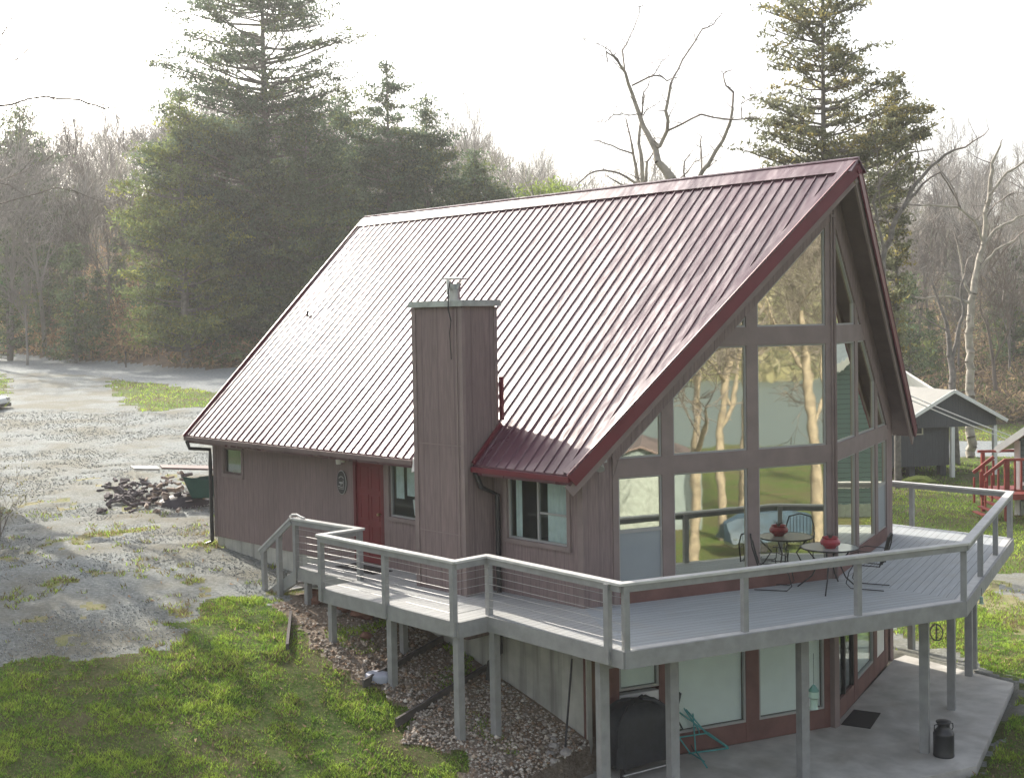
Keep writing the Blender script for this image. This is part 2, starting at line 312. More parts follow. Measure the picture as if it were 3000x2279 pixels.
def build_ground():
    th=np.radians(np.arange(-34,34.01,.26)); t=[9.]
    while t[-1]<430: t.append(t[-1]*1.0062)
    t=np.array(t); A,T=np.meshgrid(th,t,indexing='ij')
    X=CP[0]+T*(Fh[0]*np.cos(A)+Rh[0]*np.sin(A)); Y=CP[1]+T*(Fh[1]*np.cos(A)+Rh[1]*np.sin(A))
    xc=(X[:-1,:-1]+X[1:,1:])/2; yc=(Y[:-1,:-1]+Y[1:,1:])/2; zn=zone(xc,yc)
    Z=hgt(X,Y); amp=np.where(T<60,1,0.5)
    Z=Z+amp*((vnoise(X,Y,.5,11)-.5)*.07+(vnoise(X,Y,2.3,12)-.5)*.10)*np.where((Y>-1.6)&(X>-.5)&(X<16.4)&(Y<10.2),.25,1)
    inp=inpoly(X,Y,np.array([[11.7,-1.9],[13.95,-1.8],[16.15,4.6],[14.3,9.7],[11.4,10.2]])); Z=np.where(inp,np.minimum(Z,-2.85),Z)
    idx=np.arange(X.size).reshape(X.shape); Q=np.stack([idx[:-1,:-1],idx[1:,:-1],idx[1:,1:],idx[:-1,1:]],-1)
    V=np.stack([X,Y,Z],-1).reshape(-1,3)
    for i,nm in enumerate(ZONES):
        q=Q[zn==i]
        if not len(q): continue
        u,inv=np.unique(q.ravel(),return_inverse=True)
        o=mesh_np(nm,V[u],inv.reshape(-1,4)[:,::-1],GM[i],smooth=True); o['kind']='structure'
    # wide coarse terrain round the whole place, below the fine sheets
    g=np.arange(-460,461,6.); X,Y=np.meshgrid(g,g,indexing='ij'); Z=hgt(X,Y)-.25
    idx=np.arange(X.size).reshape(X.shape); Q=np.stack([idx[:-1,:-1],idx[1:,:-1],idx[1:,1:],idx[:-1,1:]],-1).reshape(-1,4)
    tt=(X-CP[0])*Fh[0]+(Y-CP[1])*Fh[1]
    xx=X.ravel()[Q].mean(1); yy=Y.ravel()[Q].mean(1); t2=(xx-CP[0])*Fh[0]+(yy-CP[1])*Fh[1]; s2=(xx-CP[0])*Rh[0]+(yy-CP[1])*Rh[1]
    infan=(t2>18)&(np.abs(s2)<.62*t2-5)&(t2<380)
    k=~infan; fl=(xx>185)
    V=np.stack([X,Y,Z],-1).reshape(-1,3)
    o=mesh_np('ground',V,Q[k&~fl],GM[2],smooth=True); o['kind']='structure'
    o=mesh_np('far_hillside',V,Q[k&fl],groundmat('far_hill',[(.2,(.2,.18,.09)),(.5,(.36,.34,.19)),(.8,(.5,.46,.28))],.35,.9,1,big=(.02,(.16,.17,.07),.6)),smooth=True); o['kind']='structure'
    q=NT('lake_water'); q.set('Base Color',(.09,.12,.12,1)); q.set('Roughness',.4); q.set('Specular IOR Level',.2); q.bump(q.noise(1.2,4),.2,.05)
    lk=MB(); lk.add([(60,-400,-6.3),(210,-400,-6.3),(210,400,-6.3),(60,400,-6.3)],[(0,1,2,3)]); o=lk.build('lake',q.m); o['kind']='structure'
build_ground()
# ---------------------------------------------------------------- the chalet
HE,HR,EV=2.238,7.331,.532; SL=(HR-HE)/(W_/2+EV)
def rz(y): yy=y if y<=W_/2 else W_-y; return HE+SL*(yy+EV)
H=thing('chalet_house','brown chalet with steep burgundy metal roof and pointed wall of windows','house',(L_/2,W_/2,-.08))
def fpt(side,k,n,z):
    p=np.array([L_,0,0])+TL*k+NL*n
    if side: p[1]=W_-p[1]
    p[2]=z; return p
def fbox(mb,side,k0,k1,n0,n1,z0,z1):
    a=[fpt(side,k,n,z0) for k,n in ((k0,n0),(k1,n0),(k1,n1),(k0,n1))]; b=[fpt(side,k,n,z1) for k,n in ((k0,n0),(k1,n0),(k1,n1),(k0,n1))]; mb.hexa(a,b)
def fprism(mb,side,pts,n0,n1): mb.prism([fpt(side,k,n1,z) for k,z in pts],[fpt(side,k,n0,z) for k,z in pts])
KR=.9457*SL
zt=lambda k:1.80+KR*k
zroof=lambda k:2.752+KR*k-.20
# side wall with openings
def wall_y(name,x0,x1,z0,z1,y0,y1,ops,mat):
    xs=sorted({x0,x1,*[o[0] for o in ops],*[o[1] for o in ops]}); mb=MB()
    for a,b in zip(xs[:-1],xs[1:]):
        zs=[z0]; 
        for o in sorted([o for o in ops if o[0]<b-1e-6 and o[1]>a+1e-6],key=lambda o:o[2]): zs+= [o[2],o[3]]
        zs.append(z1)
        for c,d in zip(zs[::2],zs[1::2]):
            if d>c+1e-4: mb.box(a,b,y0,y1,c,d)
    return mb.build(name,mat,H)
OPS=[(5.34,6.32,0,2.06),(6.52,7.36,1.0,2.05),(9.82,11.26,.96,2.05),(.44,1.20,1.38,1.95)]
wl=wall_y('side_wall',0,L_,-.09,2.62,0,.12,OPS,m_side)
MB().box(0.12,L_,W_-.12,W_,-2.7,2.62).build('right_wall',m_side,H)
mb=MB(); mb.prism([(0.0,.12,-.09),(0.0,W_-.12,-.09),(0,W_-.12,2.62),(0,W_/2,7.05),(0,.12,2.62)],[(.12,.12,-.09),(.12,W_-.12,-.09),(.12,W_-.12,2.62),(.12,W_/2,7.05),(.12,.12,2.62)]); mb.build('rear_gable_wall',m_rear,H)
MB().box(.02,L_-.001,.03,.14,-3.4,-.092).build('foundation',m_found,H)
MB().box(.02,.14,.14,W_-.1,-3.0,-.092).build('foundation',m_found,H)
MB().box(.3,L_-.2,.3,W_-.3,-.25,-.03).build('floor_slab',m_int,H)
mb=MB(); mb.prism([(6.0,.13,-2.7),(6.0,W_-.13,-2.7),(6.0,W_-.13,2.5),(6.0,W_/2,6.9),(6.0,.13,2.5)],[(6.1,.13,-2.7),(6.1,W_-.13,-2.7),(6.1,W_-.13,2.5),(6.1,W_/2,6.9),(6.1,.13,2.5)]); mb.build('inner_wall',M('inner_wall_pale',(.30,.27,.22),.9,.1,1),H)
mb=MB(); mb.prism([(L_-.2,.3,-.03),(L_+P_-.2,W_/2,-.03),(L_-.2,W_-.3,-.03)],[(L_-.2,.3,-.25),(L_+P_-.2,W_/2,-.25),(L_-.2,W_-.3,-.25)]); mb.build('floor_slab',m_int,H)
# corner boards and belt seams on side wall
for q in ((-.02,.09,-.022,0,-.09,2.6),(L_-.11,L_+.012,-.022,0,-.09,2.5),(7.42,7.50,-.02,0,0,2.4)): MB().box(*q).build('corner_board',m_trim,H)
# windows in side wall
def side_window(x0,x1,z0,z1,muntin=None,fr=.075,curtain=None,dark=False):
    f=MB(); y0,y1=-.03,.03
    f.box(x0-fr,x1+fr,y0,-.001,z1,z1+fr); f.box(x0-fr,x1+fr,y0-.012,-.001,z0-fr,z0); f.box(x0-fr,x0,y0,-.001,z0,z1); f.box(x1,x1+fr,y0,-.001,z0,z1)
    w=f.build('window',m_trim,H)
    s=MB(); e=.035; s.box(x0,x1,.02,.07,z0,z0+e); s.box(x0,x1,.02,.07,z1-e,z1); s.box(x0,x0+e,.02,.07,z0+e,z1-e); s.box(x1-e,x1,.02,.07,z0+e,z1-e)
    if muntin: s.box(muntin-.02,muntin+.02,.015,.065,z0+e,z1-e); 
    s.build('sash',m_trimd if dark else m_winf,w)
    MB().box(x0+e,x1-e,.04,.05,z0+e,z1-e).build('pane',m_glassd if dark else m_glassb,w)
    for (a,b,c,d) in (curtain or []):
        cm=MB(); n=int((b-a)/.035)
        for i in range(n):
            xa=a+(b-a)*i/n; xb=a+(b-a)*(i+1)/n; ya=.08+(.02 if i%2 else 0); yb=.08+(0 if i%2 else .02); cm.add([(xa,ya,c),(xb,yb,c),(xb,yb,d),(xa,ya,d)],[(0,1,2,3)])
        cm.build('curtain',m_curt,w)
    return w
wA=side_window(6.52,7.36,1.0,2.05,curtain=[(6.62,6.86,1.35,2.03),(6.95,7.3,1.42,2.03)])
wB=side_window(9.82,11.26,.96,2.05,muntin=10.55,curtain=[(10.72,11.22,.98,2.03),(9.95,10.1,.98,2.0)])
MB().box(10.58,11.23,.032,.058,1.44,1.475).build('sash_rail',m_winf,wB)
wC=side_window(.44,1.20,1.38,1.95,dark=True)
mb=MB(); mb.lathe([(.0,0),(.06,.0),(.075,.16),(.09,.3),(.04,.3),(.0,.32)],(7.1,.2,1.05),12); mb.build('vase',m_white,wA)
# front door
d=MB(); d.box(5.42,6.24,.03,.07,.02,2.02)
for xa in (5.52,5.87):
    for za,zb in ((.15,.75),(.85,1.35),(1.45,1.9)): 
        d.box(xa,xa+.28,.022,.03,za,za+.03); d.box(xa,xa+.28,.022,.03,zb-.03,zb); d.box(xa,xa+.03,.022,.03,za+.03,zb-.03); d.box(xa+.25,xa+.28,.022,.03,za+.03,zb-.03)
door=d.build('door',m_red,H,label='red panelled front door')
mb=MB(); mb.tube([(6.17,.03,1.0),(6.17,-.02,1.0)],.014,8); mb.lathe([(.0,-.03),(.03,-.02),(.03,.02),(0,.03)],(6.17,-.03,1.0),10); mb.build('handle',M('brass',(.6,.5,.3),.3,.05,metal=.9),door)
f=MB(); f.box(5.34,5.42,-.004,.09,0,2.06); f.box(6.24,6.32,-.004,.09,0,2.06); f.box(5.42,6.24,-.004,.09,2.02,2.06); f.build('door_frame',M('door_frame_maroon',(.12,.015,.02),.5,.1),H)
# prow facades
for side in (0,1):
    fm=m_facR if side else m_facL
    mb=MB(); fprism(mb,side,[(0,-.09),(.54,-.09),(.54,zroof(.54)),(0,zroof(0))],-.1,.0); mb.build('siding_panel',fm,H)
    for k0,k1 in ((.54,.645),(1.475,1.70),(3.17,3.40),(4.845,5.0)):
        mb=MB(); fprism(mb,side,[(k0,-.08),(k1,-.08),(k1,zt(k1)+.02),(k0,zt(k0)+.02)],-.1,.02); mb.build('mullion_post',m_trim,H)
    for z0,z1 in ((2.085,2.39),(4.185,4.50)):
        mb=MB(); kk=.55 if z0<3 else (4.185-1.8)/KR
        fprism(mb,side,[(max(.55,(z0-1.8)/KR),z0),(4.999,z0),(4.999,z1),(max(.55,(z1-1.8)/KR),z1)],-.098,.028)
        mb.build('floor_beam',m_trim,H)
    mb=MB(); fbox(mb,side,.645,4.845,-.097,.024,-.08,.26); mb.build('base_board',m_brown,H)
    mb=MB(); fprism(mb,side,[(.54,zt(.54)),(4.998,zt(4.998)),(4.998,zroof(4.998)),(.54,zroof(.54))],-.099,.031); mb.build('gable_siding',m_facR if side else m_facL,H)
    # glazing
    def pane(poly,name='window'):
        c=np.mean(poly,0); fmr=MB(); n=len(poly); ins=[]
        P=[np.array(q,float) for q in poly]
        e=.03
        for i in range(n):
            a,b,c0=P[i-1],P[i],P[(i+1)%n]; d1=(b-a)/np.linalg.norm(b-a); d2=(c0-b)/np.linalg.norm(c0-b); n1=np.array([-d1[1],d1[0]]); n2=np.array([-d2[1],d2[0]])
            bb=n1+n2; bb/=np.linalg.norm(bb); ins.append(b+bb*e/max(.35,bb@n1))
        for i in range(n):
            j=(i+1)%n; q=[P[i],P[j],ins[j],ins[i]]; fmr.prism([fpt(side,k,-.005,z) for k,z in q],[fpt(side,k,-.06,z) for k,z in q])
        w=fmr.build(name,m_winf,H)
        g=MB(); fprism(g,side,[tuple(q) for q in ins],-.04,-.03); g.build('pane',m_glass,w); return w
    z0=.26; z1=2.085
    for a,b in ((.645,1.475),(1.70,3.17),(3.40,4.845)):
        if a<1:
            w=pane([(a,z0),(b,z0),(b,1.19),(a,1.19)]); g=MB(); fbox(g,side,a+.03,b-.03,-.028,-.022,z0+.03,1.16); g.build('screen',m_screen,w)
            pane([(a,1.19),(b,1.19),(b,z1),(a,z1)])
        else: pane([(a,z0),(b,z0),(b,z1),(a,z1)])
    pane([((2.39-1.8)/KR,2.39),(1.475,2.39),(1.475,zt(1.475))])
    pane([(1.70,2.39),(3.17,2.39),(3.17,4.185),((4.185-1.8)/KR,4.185),(1.70,zt(1.70))])
    pane([(3.40,2.39),(4.845,2.39),(4.845,4.185),(3.40,4.185)])
    pane([((4.5-1.8)/KR,4.5),(3.17,4.5),(3.17,zt(3.17))])
    pane([(3.40,4.5),(4.845,4.5),(4.845,zt(4.845)),(3.40,zt(3.40))])
    # basement storey
    for k0,k1 in ((.0,.06),(.34,.64),(1.40,1.70),(3.13,3.40),(4.80,5.0)):
        mb=MB(); fbox(mb,side,k0,k1,-.3,-.04,-2.675,-.2); mb.build('basement_post',m_brown,H)
    mb=MB(); fbox(mb,side,.645,4.799,-.28,-.045,-2.675,-2.33); mb.build('basement_base',m_brown,H)
    mb=MB(); fbox(mb,side,.06,.34,-.2,-.1,-2.66,-.2); mb.build('basement_door' if not side else 'basement_panel',M('door_brown',(.12,.07,.045),.6,.2),H)
    for a,b,zb in ((.645,1.40,-1.46),(1.70,3.13,-2.33),(3.40,4.80,-2.33)):
        if side and a>3: continue
        fr=MB(); 
        for q in ((a,b,zb,zb+.04),(a,b,-.26,-.2),(a,a+.035,zb+.04,-.26),(b-.035,b,zb+.04,-.26)): fbox(fr,side,q[0],q[1],-.11,-.055,q[2],q[3])
        w=fr.build('window',m_winf,H)
        g=MB(); fbox(g,side,a+.035,b-.035,-.1,-.085,zb+.04,-.26); 
        g.build('pane',m_glassb,w); g=MB(); fbox(g,side,a+.035,b-.035,-.17,-.14,zb+.04,-.26); g.build('blind',m_blind,w)
        if a<1: g=MB(); fbox(g,side,a,b,-.2,-.06,-2.33,-1.53); g.build('panel',m_white,H)
    if side:
        g=MB()
        for k0,k1 in ((3.40,3.46),(4.05,4.13),(4.74,4.80)): fbox(g,side,k0,k1,-.12,-.05,-2.33,-.24)
        fbox(g,side,3.40,4.80,-.12,-.05,-.24,-.2); w=g.build('sliding_door',m_dark,H)
        g=MB(); fbox(g,side,3.46,4.05,-.1,-.09,-2.33,-.24); fbox(g,side,4.13,4.74,-.1,-.09,-2.33,-.24); g.build('pane',m_glassd,w)
mb=MB(); mb.box(L_+P_-.1,L_+P_+.03,W_/2-.075,W_/2+.075,-2.675,6.45); mb.build('prow_post',m_trim,H)
mb=MB(); mb.box(L_+P_+.03,L_+P_+.055,W_/2-.03,W_/2+.03,-.09,6.4); mb.build('prow_batten',m_trimd,H)
# roof ---------------------------------------------------------------
XR0,XR1,XE0,XE1=-.48,13.77,-.30,11.86; TH=.17; CX0,CX1,CY=8.17,9.54,.10
def xf(y): return XE1+(XR1-XE1)*(y+EV)/(W_/2+EV)
def xr(y): return XE0+(XR0-XE0)*(y+EV)/(W_/2+EV)
def slab(mb,pts,flip):
    f=(lambda y:W_-y) if flip else (lambda y:y)
    mb.prism([(x,f(y),rz(y)) for x,y in pts],[(x,f(y),rz(y)-TH) for x,y in pts])
th=math.atan(SL); nz=np.array([0,-math.sin(th),math.cos(th)])
for flip in (0,1):
    mb=MB(); Y1=W_/2
    if not flip:
        slab(mb,[(XE0,-EV),(CX0,-EV),(CX0,Y1),(XR0,Y1)],0); slab(mb,[(CX0,CY),(CX1,CY),(CX1,Y1),(CX0,Y1)],0); slab(mb,[(CX1,-EV),(XE1,-EV),(XR1,Y1),(CX1,Y1)],0)
    else: slab(mb,[(XE0,-EV),(XE1,-EV),(XR1,Y1),(XR0,Y1)],1)
    x=-.40
    while x<XR1-.12:
        y0=-EV+.005
        if x>XE1-.1: y0=max(y0,(x+.1-XE1)/(XR1-XE1)*(W_/2+EV)-EV)
        if not flip and CX0-.03<x<CX1+.03: y0=CY+.01
        if x<XE0+.02: y0=max(y0,(XE0+.02-x)/(XE0-XR0)*(W_/2+EV)-EV)
        y1=Y1-.04
        if y1-y0>.1:
            q=[]
            for y in (y0,y1):
                b=np.array([x,y,rz(y)+.001]); 
                q.append([b+np.array([-.016,0,0]),b+np.array([.016,0,0]),b+np.array([.009,0,0])+nz*.021,b+np.array([-.009,0,0])+nz*.021])
            if flip: q=[[np.array([p[0],W_-p[1],p[2]]) for p in g] for g in q]
            mb.add(q[0]+q[1],[(0,1,5,4),(1,2,6,5),(2,3,7,6),(3,0,4,7),(0,3,2,1),(4,5,6,7)])
        x+=.2286
    roof=mb.build('roof_slope',m_roof,H)
    fy=(lambda y:W_-y) if flip else (lambda y:y)
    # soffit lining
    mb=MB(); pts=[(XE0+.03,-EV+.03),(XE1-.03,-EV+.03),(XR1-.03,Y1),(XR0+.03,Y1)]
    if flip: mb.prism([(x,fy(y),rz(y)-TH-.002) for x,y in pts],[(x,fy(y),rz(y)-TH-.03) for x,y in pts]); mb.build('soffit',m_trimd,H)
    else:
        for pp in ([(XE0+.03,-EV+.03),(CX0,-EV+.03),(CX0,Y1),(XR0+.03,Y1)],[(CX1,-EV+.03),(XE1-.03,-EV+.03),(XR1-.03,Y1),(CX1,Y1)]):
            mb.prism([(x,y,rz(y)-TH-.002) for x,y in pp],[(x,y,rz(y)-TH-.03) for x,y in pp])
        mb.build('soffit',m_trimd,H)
    # rake fascia and top trim
    def up(p,d): return np.array(p)+np.array([0,0,d])
    mb=MB(); a=(XE1+.015,fy(-EV),rz(-EV)-.085); b=(XR1+.015,W_/2,HR-.085); mb.bar(a,b,.03,.235,(0,0,1)); mb.build('rake_fascia',m_fascia,H)
    mb=MB(); nn=np.array([0,nz[1]*(-1 if flip else 1),nz[2]]); a=np.array((XE1-.07,fy(-EV),rz(-EV)))+nn*.035; b=np.array((XR1-.07,W_/2,HR))+nn*.035; mb.bar(a,b,.2,.018,nn); mb.build('rake_trim',m_roof,H)
    mb=MB(); mb.bar((XE0-.015,fy(-EV),rz(-EV)-.07),(XR0-.015,W_/2,HR-.07),.03,.2,(0,0,1)); mb.build('rake_fascia',m_fascia,H)
    mb=MB(); a=np.array((XR0-.02,fy(W_/2-.22),rz(W_/2-.22)))+nn*.04; b=np.array((XR1+.03,fy(W_/2-.22),rz(W_/2-.22)))+nn*.04; sl=np.array([0,(W_/2-fy(W_/2-.22)),.22*SL]); 
    mb.prism([a,b,b+sl,a+sl],[a-nn*.02,b-nn*.02,b+sl-nn*.02,a+sl-nn*.02]); mb.build('ridge_cap',m_roof,H)
    mb=MB()
    segs=[(XE0,CX0-.25),(CX1+.0,XE1)] if not flip else [(XE0,XE1)]
    for a_,b_ in segs: mb.box(a_,b_,min(fy(-EV-.055),fy(-EV-.002)),max(fy(-EV-.055),fy(-EV-.002)),rz(-EV)-.115,rz(-EV)-.03); mb.build('gutter',m_trimd if (not flip and a_<0) else m_fascia,H); mb=MB()
mb=MB(); mb.tube([(XR0,W_/2,HR+.05),(XR1+.03,W_/2,HR+.05)],.03,8); mb.build('ridge_roll',m_roof,H)
# rake board beneath fascia (grey-brown barge board)
mb=MB(); mb.bar((XE1-.06,-EV+.02,rz(-EV)-.27),(XR1-.06,W_/2,HR-.27),.04,.2,(0,0,1)); mb.bar((XE1-.06,W_+EV-.02,rz(-EV)-.27),(XR1-.06,W_/2,HR-.27),.04,.2,(0,0,1)); mb.build('barge_board',m_trim,H)
# flashing pieces at chimney
mb=MB(); mb.bar((CX1+.02,-EV,rz(-EV)+.03),(CX1+.02,.12,rz(.12)+.03),.05,.07); mb.bar((CX1+.04,.12,rz(.12)+.1),(CX1+.04,.12,rz(.12)+.85),.07,.05,(0,1,0)); mb.build('chimney_flashing',m_fascia,H)
mb=MB(); mb.add([(CX0-.25,-EV-.005,rz(-EV)+.012),(CX0-.02,-EV-.005,rz(-EV)+.012),(CX0-.02,-EV-.05,rz(-EV)-.16),(CX0-.25,-EV-.05,rz(-EV)-.24),(CX0-.25,-EV+.0,rz(-EV)-.24),(CX0-.02,-EV+.0,rz(-EV)-.16)],[(0,3,2,1),(3,4,5,2)]); mb.box(CX0-.25,CX0-.02,-EV-.02,-EV+.02,rz(-EV)-.16,rz(-EV)-.01); mb.build('eave_flashing',m_white,H)
# roof vent
v=at(663,685,1); rv=ray(663,685); A0=np.array([0,-EV,HE]); kk=((A0-CP)@nz)/(rv@nz); vp=CP+rv*kk
mb=MB(); mb.tube([vp-nz*.05,vp+np.array([0,0,.16])],.035,10); mb.build('vent_pipe',m_dark,H)
# chimney --------------------------------------------------------------
ZC=4.94; cx0,cx1,cy0,cy1=8.193,9.486,-.677,.085
mb=MB(); mb.box(cx0,cx1,cy0,cy1,-.75,ZC); ch=mb.build('chimney',siding('siding_chimney',(.7,.7,0),mul(SID,.93),.3),H)
mb=MB(); 
for x,y in ((cx0,cy0),(cx1,cy0),(cx1,cy1-.02)): mb.box(x-.045 if x==cx0 else x-.06,x+.06 if x==cx0 else x+.02,y-.02,y+.05,-.7,ZC-.02)
mb.box(cx1-.16,cx1-.13,cy0-.012,cy0,-.7,ZC-.03); mb.box(cx0+.06,cx1-.06,cy0-.008,cy0,1.02,1.04); mb.box(cx0+.06,cx1-.06,cy0-.008,cy0,2.55,2.57)
mb.build('corner_trim',m_trim,ch)
mb=MB(); mb.box(cx0-.07,cx1+.09,cy0-.07,cy1+.07,ZC,ZC+.09); mb.box(cx0-.06,cx1+.08,cy0-.06,cy1+.06,ZC+.09,ZC+.105); mb.build('chimney_cap',m_gray,ch)
cc=(8.86,-.3,ZC+.1); mb=MB(); mb.lathe([(.105,0),(.105,.16),(.125,.165),(.125,.185),(.105,.19),(.12,.26),(.15,.3),(.0,.3)],cc,20); mb.lathe([(.0,.40),(.24,.375),(.245,.39),(.0,.43)],cc,24)
for a in range(4): mb.tube([(cc[0]+.11*math.cos(a*1.57+.4),cc[1]+.11*math.sin(a*1.57+.4),cc[2]+.25),(cc[0]+.13*math.cos(a*1.57+.4),cc[1]+.13*math.sin(a*1.57+.4),cc[2]+.36)],.01,5)
mb.build('flue_pipe',m_steel,ch,smooth=True)
mb=MB(); mb.tube([(9.28,cy0-.06,ZC-.25),(9.26,cy0-.1,ZC-.05),(9.27,cy0-.1,ZC+.25),(9.3,cy0-.08,ZC+.42)],.012,6); mb.tube([(9.28,cy0-.06,ZC-.25),(9.2,cy0-.03,ZC-.45),(9.22,cy0-.02,ZC-.9)],.008,6); mb.build('antenna_cable',m_dark,ch)
mb=MB(); mb.tube([(9.22,cy0-.06,ZC+.2),(9.22,cy0-.06,ZC+.45)],.03,8); mb.build('antenna',m_white,ch)
# downspouts
mb=MB(); mb.tube([(XE0+.1,-EV-.03,rz(-EV)-.12),(XE0+.12,-EV+.02,rz(-EV)-.3),(-.05,-.07,rz(-EV)-.35),(-.05,-.07,1.6),(-.05,-.07,-.2),(-.15,-.2,-.28)],.045,6); mb.build('downspout',m_dark,H)
mb=MB(); mb.tube([(9.62,-EV-.02,rz(-EV)-.12),(9.6,-.4,1.85),(9.66,-.09,1.7),(9.66,-.09,.05),(9.66,-.09,-1.05),(9.56,-.25,-1.2),(9.56,-.3,-1.5)],.045,6); mb.build('downspout',m_dark,H)
# small fittings
mb=MB(); mb.box(4.93,5.07,-.06,0,1.93,2.08); mb.lathe([(.0,0),(.05,0),(.06,.14),(.0,.16)],(5.0,-.1,1.90),12); mb.build('porch_light',m_white,H,label='small white porch light by the red door')
mb=MB(); c=fpt(0,.3,.08,2.32); mb.box(c[0]-.05,c[0]+.05,c[1]-.02,c[1]+.09,c[2]+.04,c[2]+.13); mb.tube([c+np.array([0,-.02,.05]),c+np.array([.06,-.1,-.05])],[.04,.085],10); mb.build('floodlight',m_winf,H)
# oval sign: black plaque with pale rim and a pale cabin emblem
mb=MB(); n=28; zc,xc=1.53,4.99
ov=lambda a,rx,rz_,y:(xc+rx*math.cos(a),y,zc+rz_*math.sin(a)); P1=[ov(2*math.pi*i/n,.155,.235,-.035) for i in range(n)]; P2=[ov(2*math.pi*i/n,.155,.235,-.002) for i in range(n)]; mb.prism(P1[::-1],P2[::-1])
S=thing('wall_sign','black oval plaque with pale emblem on the wall left of the red door','sign',(xc,-.04,zc)); mb.build('plaque',m_dark,S)
mb=MB(); pm=M('sign_pale',(.38,.38,.37),.6,.05)
for i in range(n):
    a0,a1=2*math.pi*i/n,2*math.pi*(i+1)/n; mb.add([ov(a0,.165,.245,-.03),ov(a1,.165,.245,-.03),ov(a1,.148,.227,-.037),ov(a0,.148,.227,-.037)],[(0,1,2,3)])
def sb(x0,x1,z0,z1): mb.box(xc+x0,xc+x1,-.041,-.035,zc+z0,zc+z1)
sb(-.07,.05,-.02,.01); sb(-.02,.0,-.06,-.02); sb(.06,.075,-.08,.05); sb(-.11,-.04,-.09,-.07); sb(-.03,.09,-.10,-.088); sb(-.09,.08,-.13,-.12)
for i in range(7): a0=.3+i*.36; a1=a0+.36; mb.bar((xc+.08*math.cos(a0),-.038,zc+.06+.06*math.sin(a0)),(xc+.08*math.cos(a1),-.038,zc+.06+.06*math.sin(a1)),.006,.016,(0,0,1))
mb.build('emblem',pm,S)
# window ornament, pale hanging shape inside
# ---------------------------------------------------------------- patio slab
PT=[(11.72,-.02),(11.95,-1.85),(13.95,-1.75),(15.98,4.57),(14.25,9.5),(11.62,9.95),(11.62,9.48),(13.19,4.74),(11.62,.0)]
mb=MB(); mb.prism([(x,y,-2.676) for x,y in PT],[(x,y,-2.84) for x,y in PT]); o=mb.build('patio',m_patio); o['kind']='structure'
# ---------------------------------------------------------------- deck
D=thing('wooden_deck','grey painted raised deck with cable railing wrapping round the chalet','deck',(13.,3.,-.25))
wallp=[(5.0,.0),(L_,.0),(L_+P_,W_/2),(L_,W_)]
polyA=[(5.0,-.002),(L_,-.002),(13.88,-1.56),(10.80,-1.38),(10.80,-2.0),(7.0,-1.93),(7.0,-1.12),(5.0,-1.14)]
polyB=[(L_,-.003),(13.242,4.74),(15.80,4.55),(13.88,-1.56)]
polyC=[(13.242,4.74),(L_,9.49),(8.6,9.49),(8.6,10.72),(13.66,10.68),(15.80,4.55)]
for pp,mm in ((polyA,m_deckA),(polyB,m_deckB),(polyC,m_deckC)):
    mb=MB(); 
    if pp is polyA:
        # split round the chimney foot
        for q in ([(5.0,-.002),(8.19,-.002),(8.19,-1.97),(7.0,-1.93),(7.0,-1.12),(5.0,-1.14)],[(8.19,-.68),(9.49,-.68),(9.49,-1.99),(8.19,-1.97)],[(9.49,-.002),(L_,-.002),(13.88,-1.56),(10.80,-1.38),(10.80,-2.0),(9.49,-1.99)]): mb.prism([(x,y,0) for x,y in q],[(x,y,-.04) for x,y in q])
    else: mb.prism([(x,y,0) for x,y in pp],[(x,y,-.04) for x,y in pp])
    mb.build('deck_boards',mm,D)
edge=[(5.0,-.05),(5.0,-1.14),(7.0,-1.12),(7.0,-1.93),(10.80,-2.0),(10.80,-1.38),(13.88,-1.56),(15.80,4.55),(13.66,10.68),(8.6,10.72)]
for i,(a,b) in enumerate(zip(edge[:-1],edge[1:])):
    mb=MB(); d=np.array(b)-np.array(a); d/=np.linalg.norm(d); n=np.array([d[1],-d[0]]); n=n if True else -n
    off=n*(-.02); a3=(a[0]-n[0]*-.02,a[1]-n[1]*-.02,-.15); b3=(b[0]+n[0]*.02,b[1]+n[1]*.02,-.15)
    a3=np.array([*(np.array(a)+n*.02-d*.015),-.1265]); b3=np.array([*(np.array(b)+n*.02+d*.015),-.1265]); mb.bar(a3,b3,.038,.249-.004*(i%2))
    mb.build('rim_board',m_dk,D)
for a,b in (((13.82,-1.50),(15.72,4.55)),((15.72,4.57),(13.60,10.62))):
    mb=MB(); mb.bar((*a,-.0055),(*b,-.0055),.14,.02); mb.build('edge_board',m_cap,D)
# joists and beams below (dark underside)
mb=MB(); 
for i in range(14):
    x=5.5+i*.6; y0=-.05; y1=-1.05 if x<7 else (-1.85 if x<10.7 else -1.25)
    if x<13.2 and (x<8.1 or x>9.6) and x<L_: mb.box(x-.02,x+.02,y1,y0,-.22,-.045)
for i in range(12):
    f=(i+.5)/12; a=np.array([L_,0])+(np.array([13.24,4.74])-np.array([L_,0]))*f; b=np.array([13.7,-1.4])+(np.array([15.55,4.5])-np.array([13.7,-1.4]))*f; mb.bar((*a,-.14),(*b,-.14),.04,.18)
    a=np.array([13.24,4.74])+(np.array([L_,9.48])-np.array([13.24,4.74]))*f; b=np.array([15.55,4.5])+(np.array([13.45,10.5])-np.array([15.55,4.5]))*f; mb.bar((*a,-.14),(*b,-.14),.04,.18)
mb.build('joists',m_trimd,D)
mb=MB(); mb.bar((13.15,-1.35,-.34),(15.05,4.6,-.34),.09,.19); mb.build('beam',m_dk,D); mb=MB(); mb.bar((15.05,4.6,-.34),(13.2,10.0,-.34),.09,.19); mb.build('beam',m_dk,D)
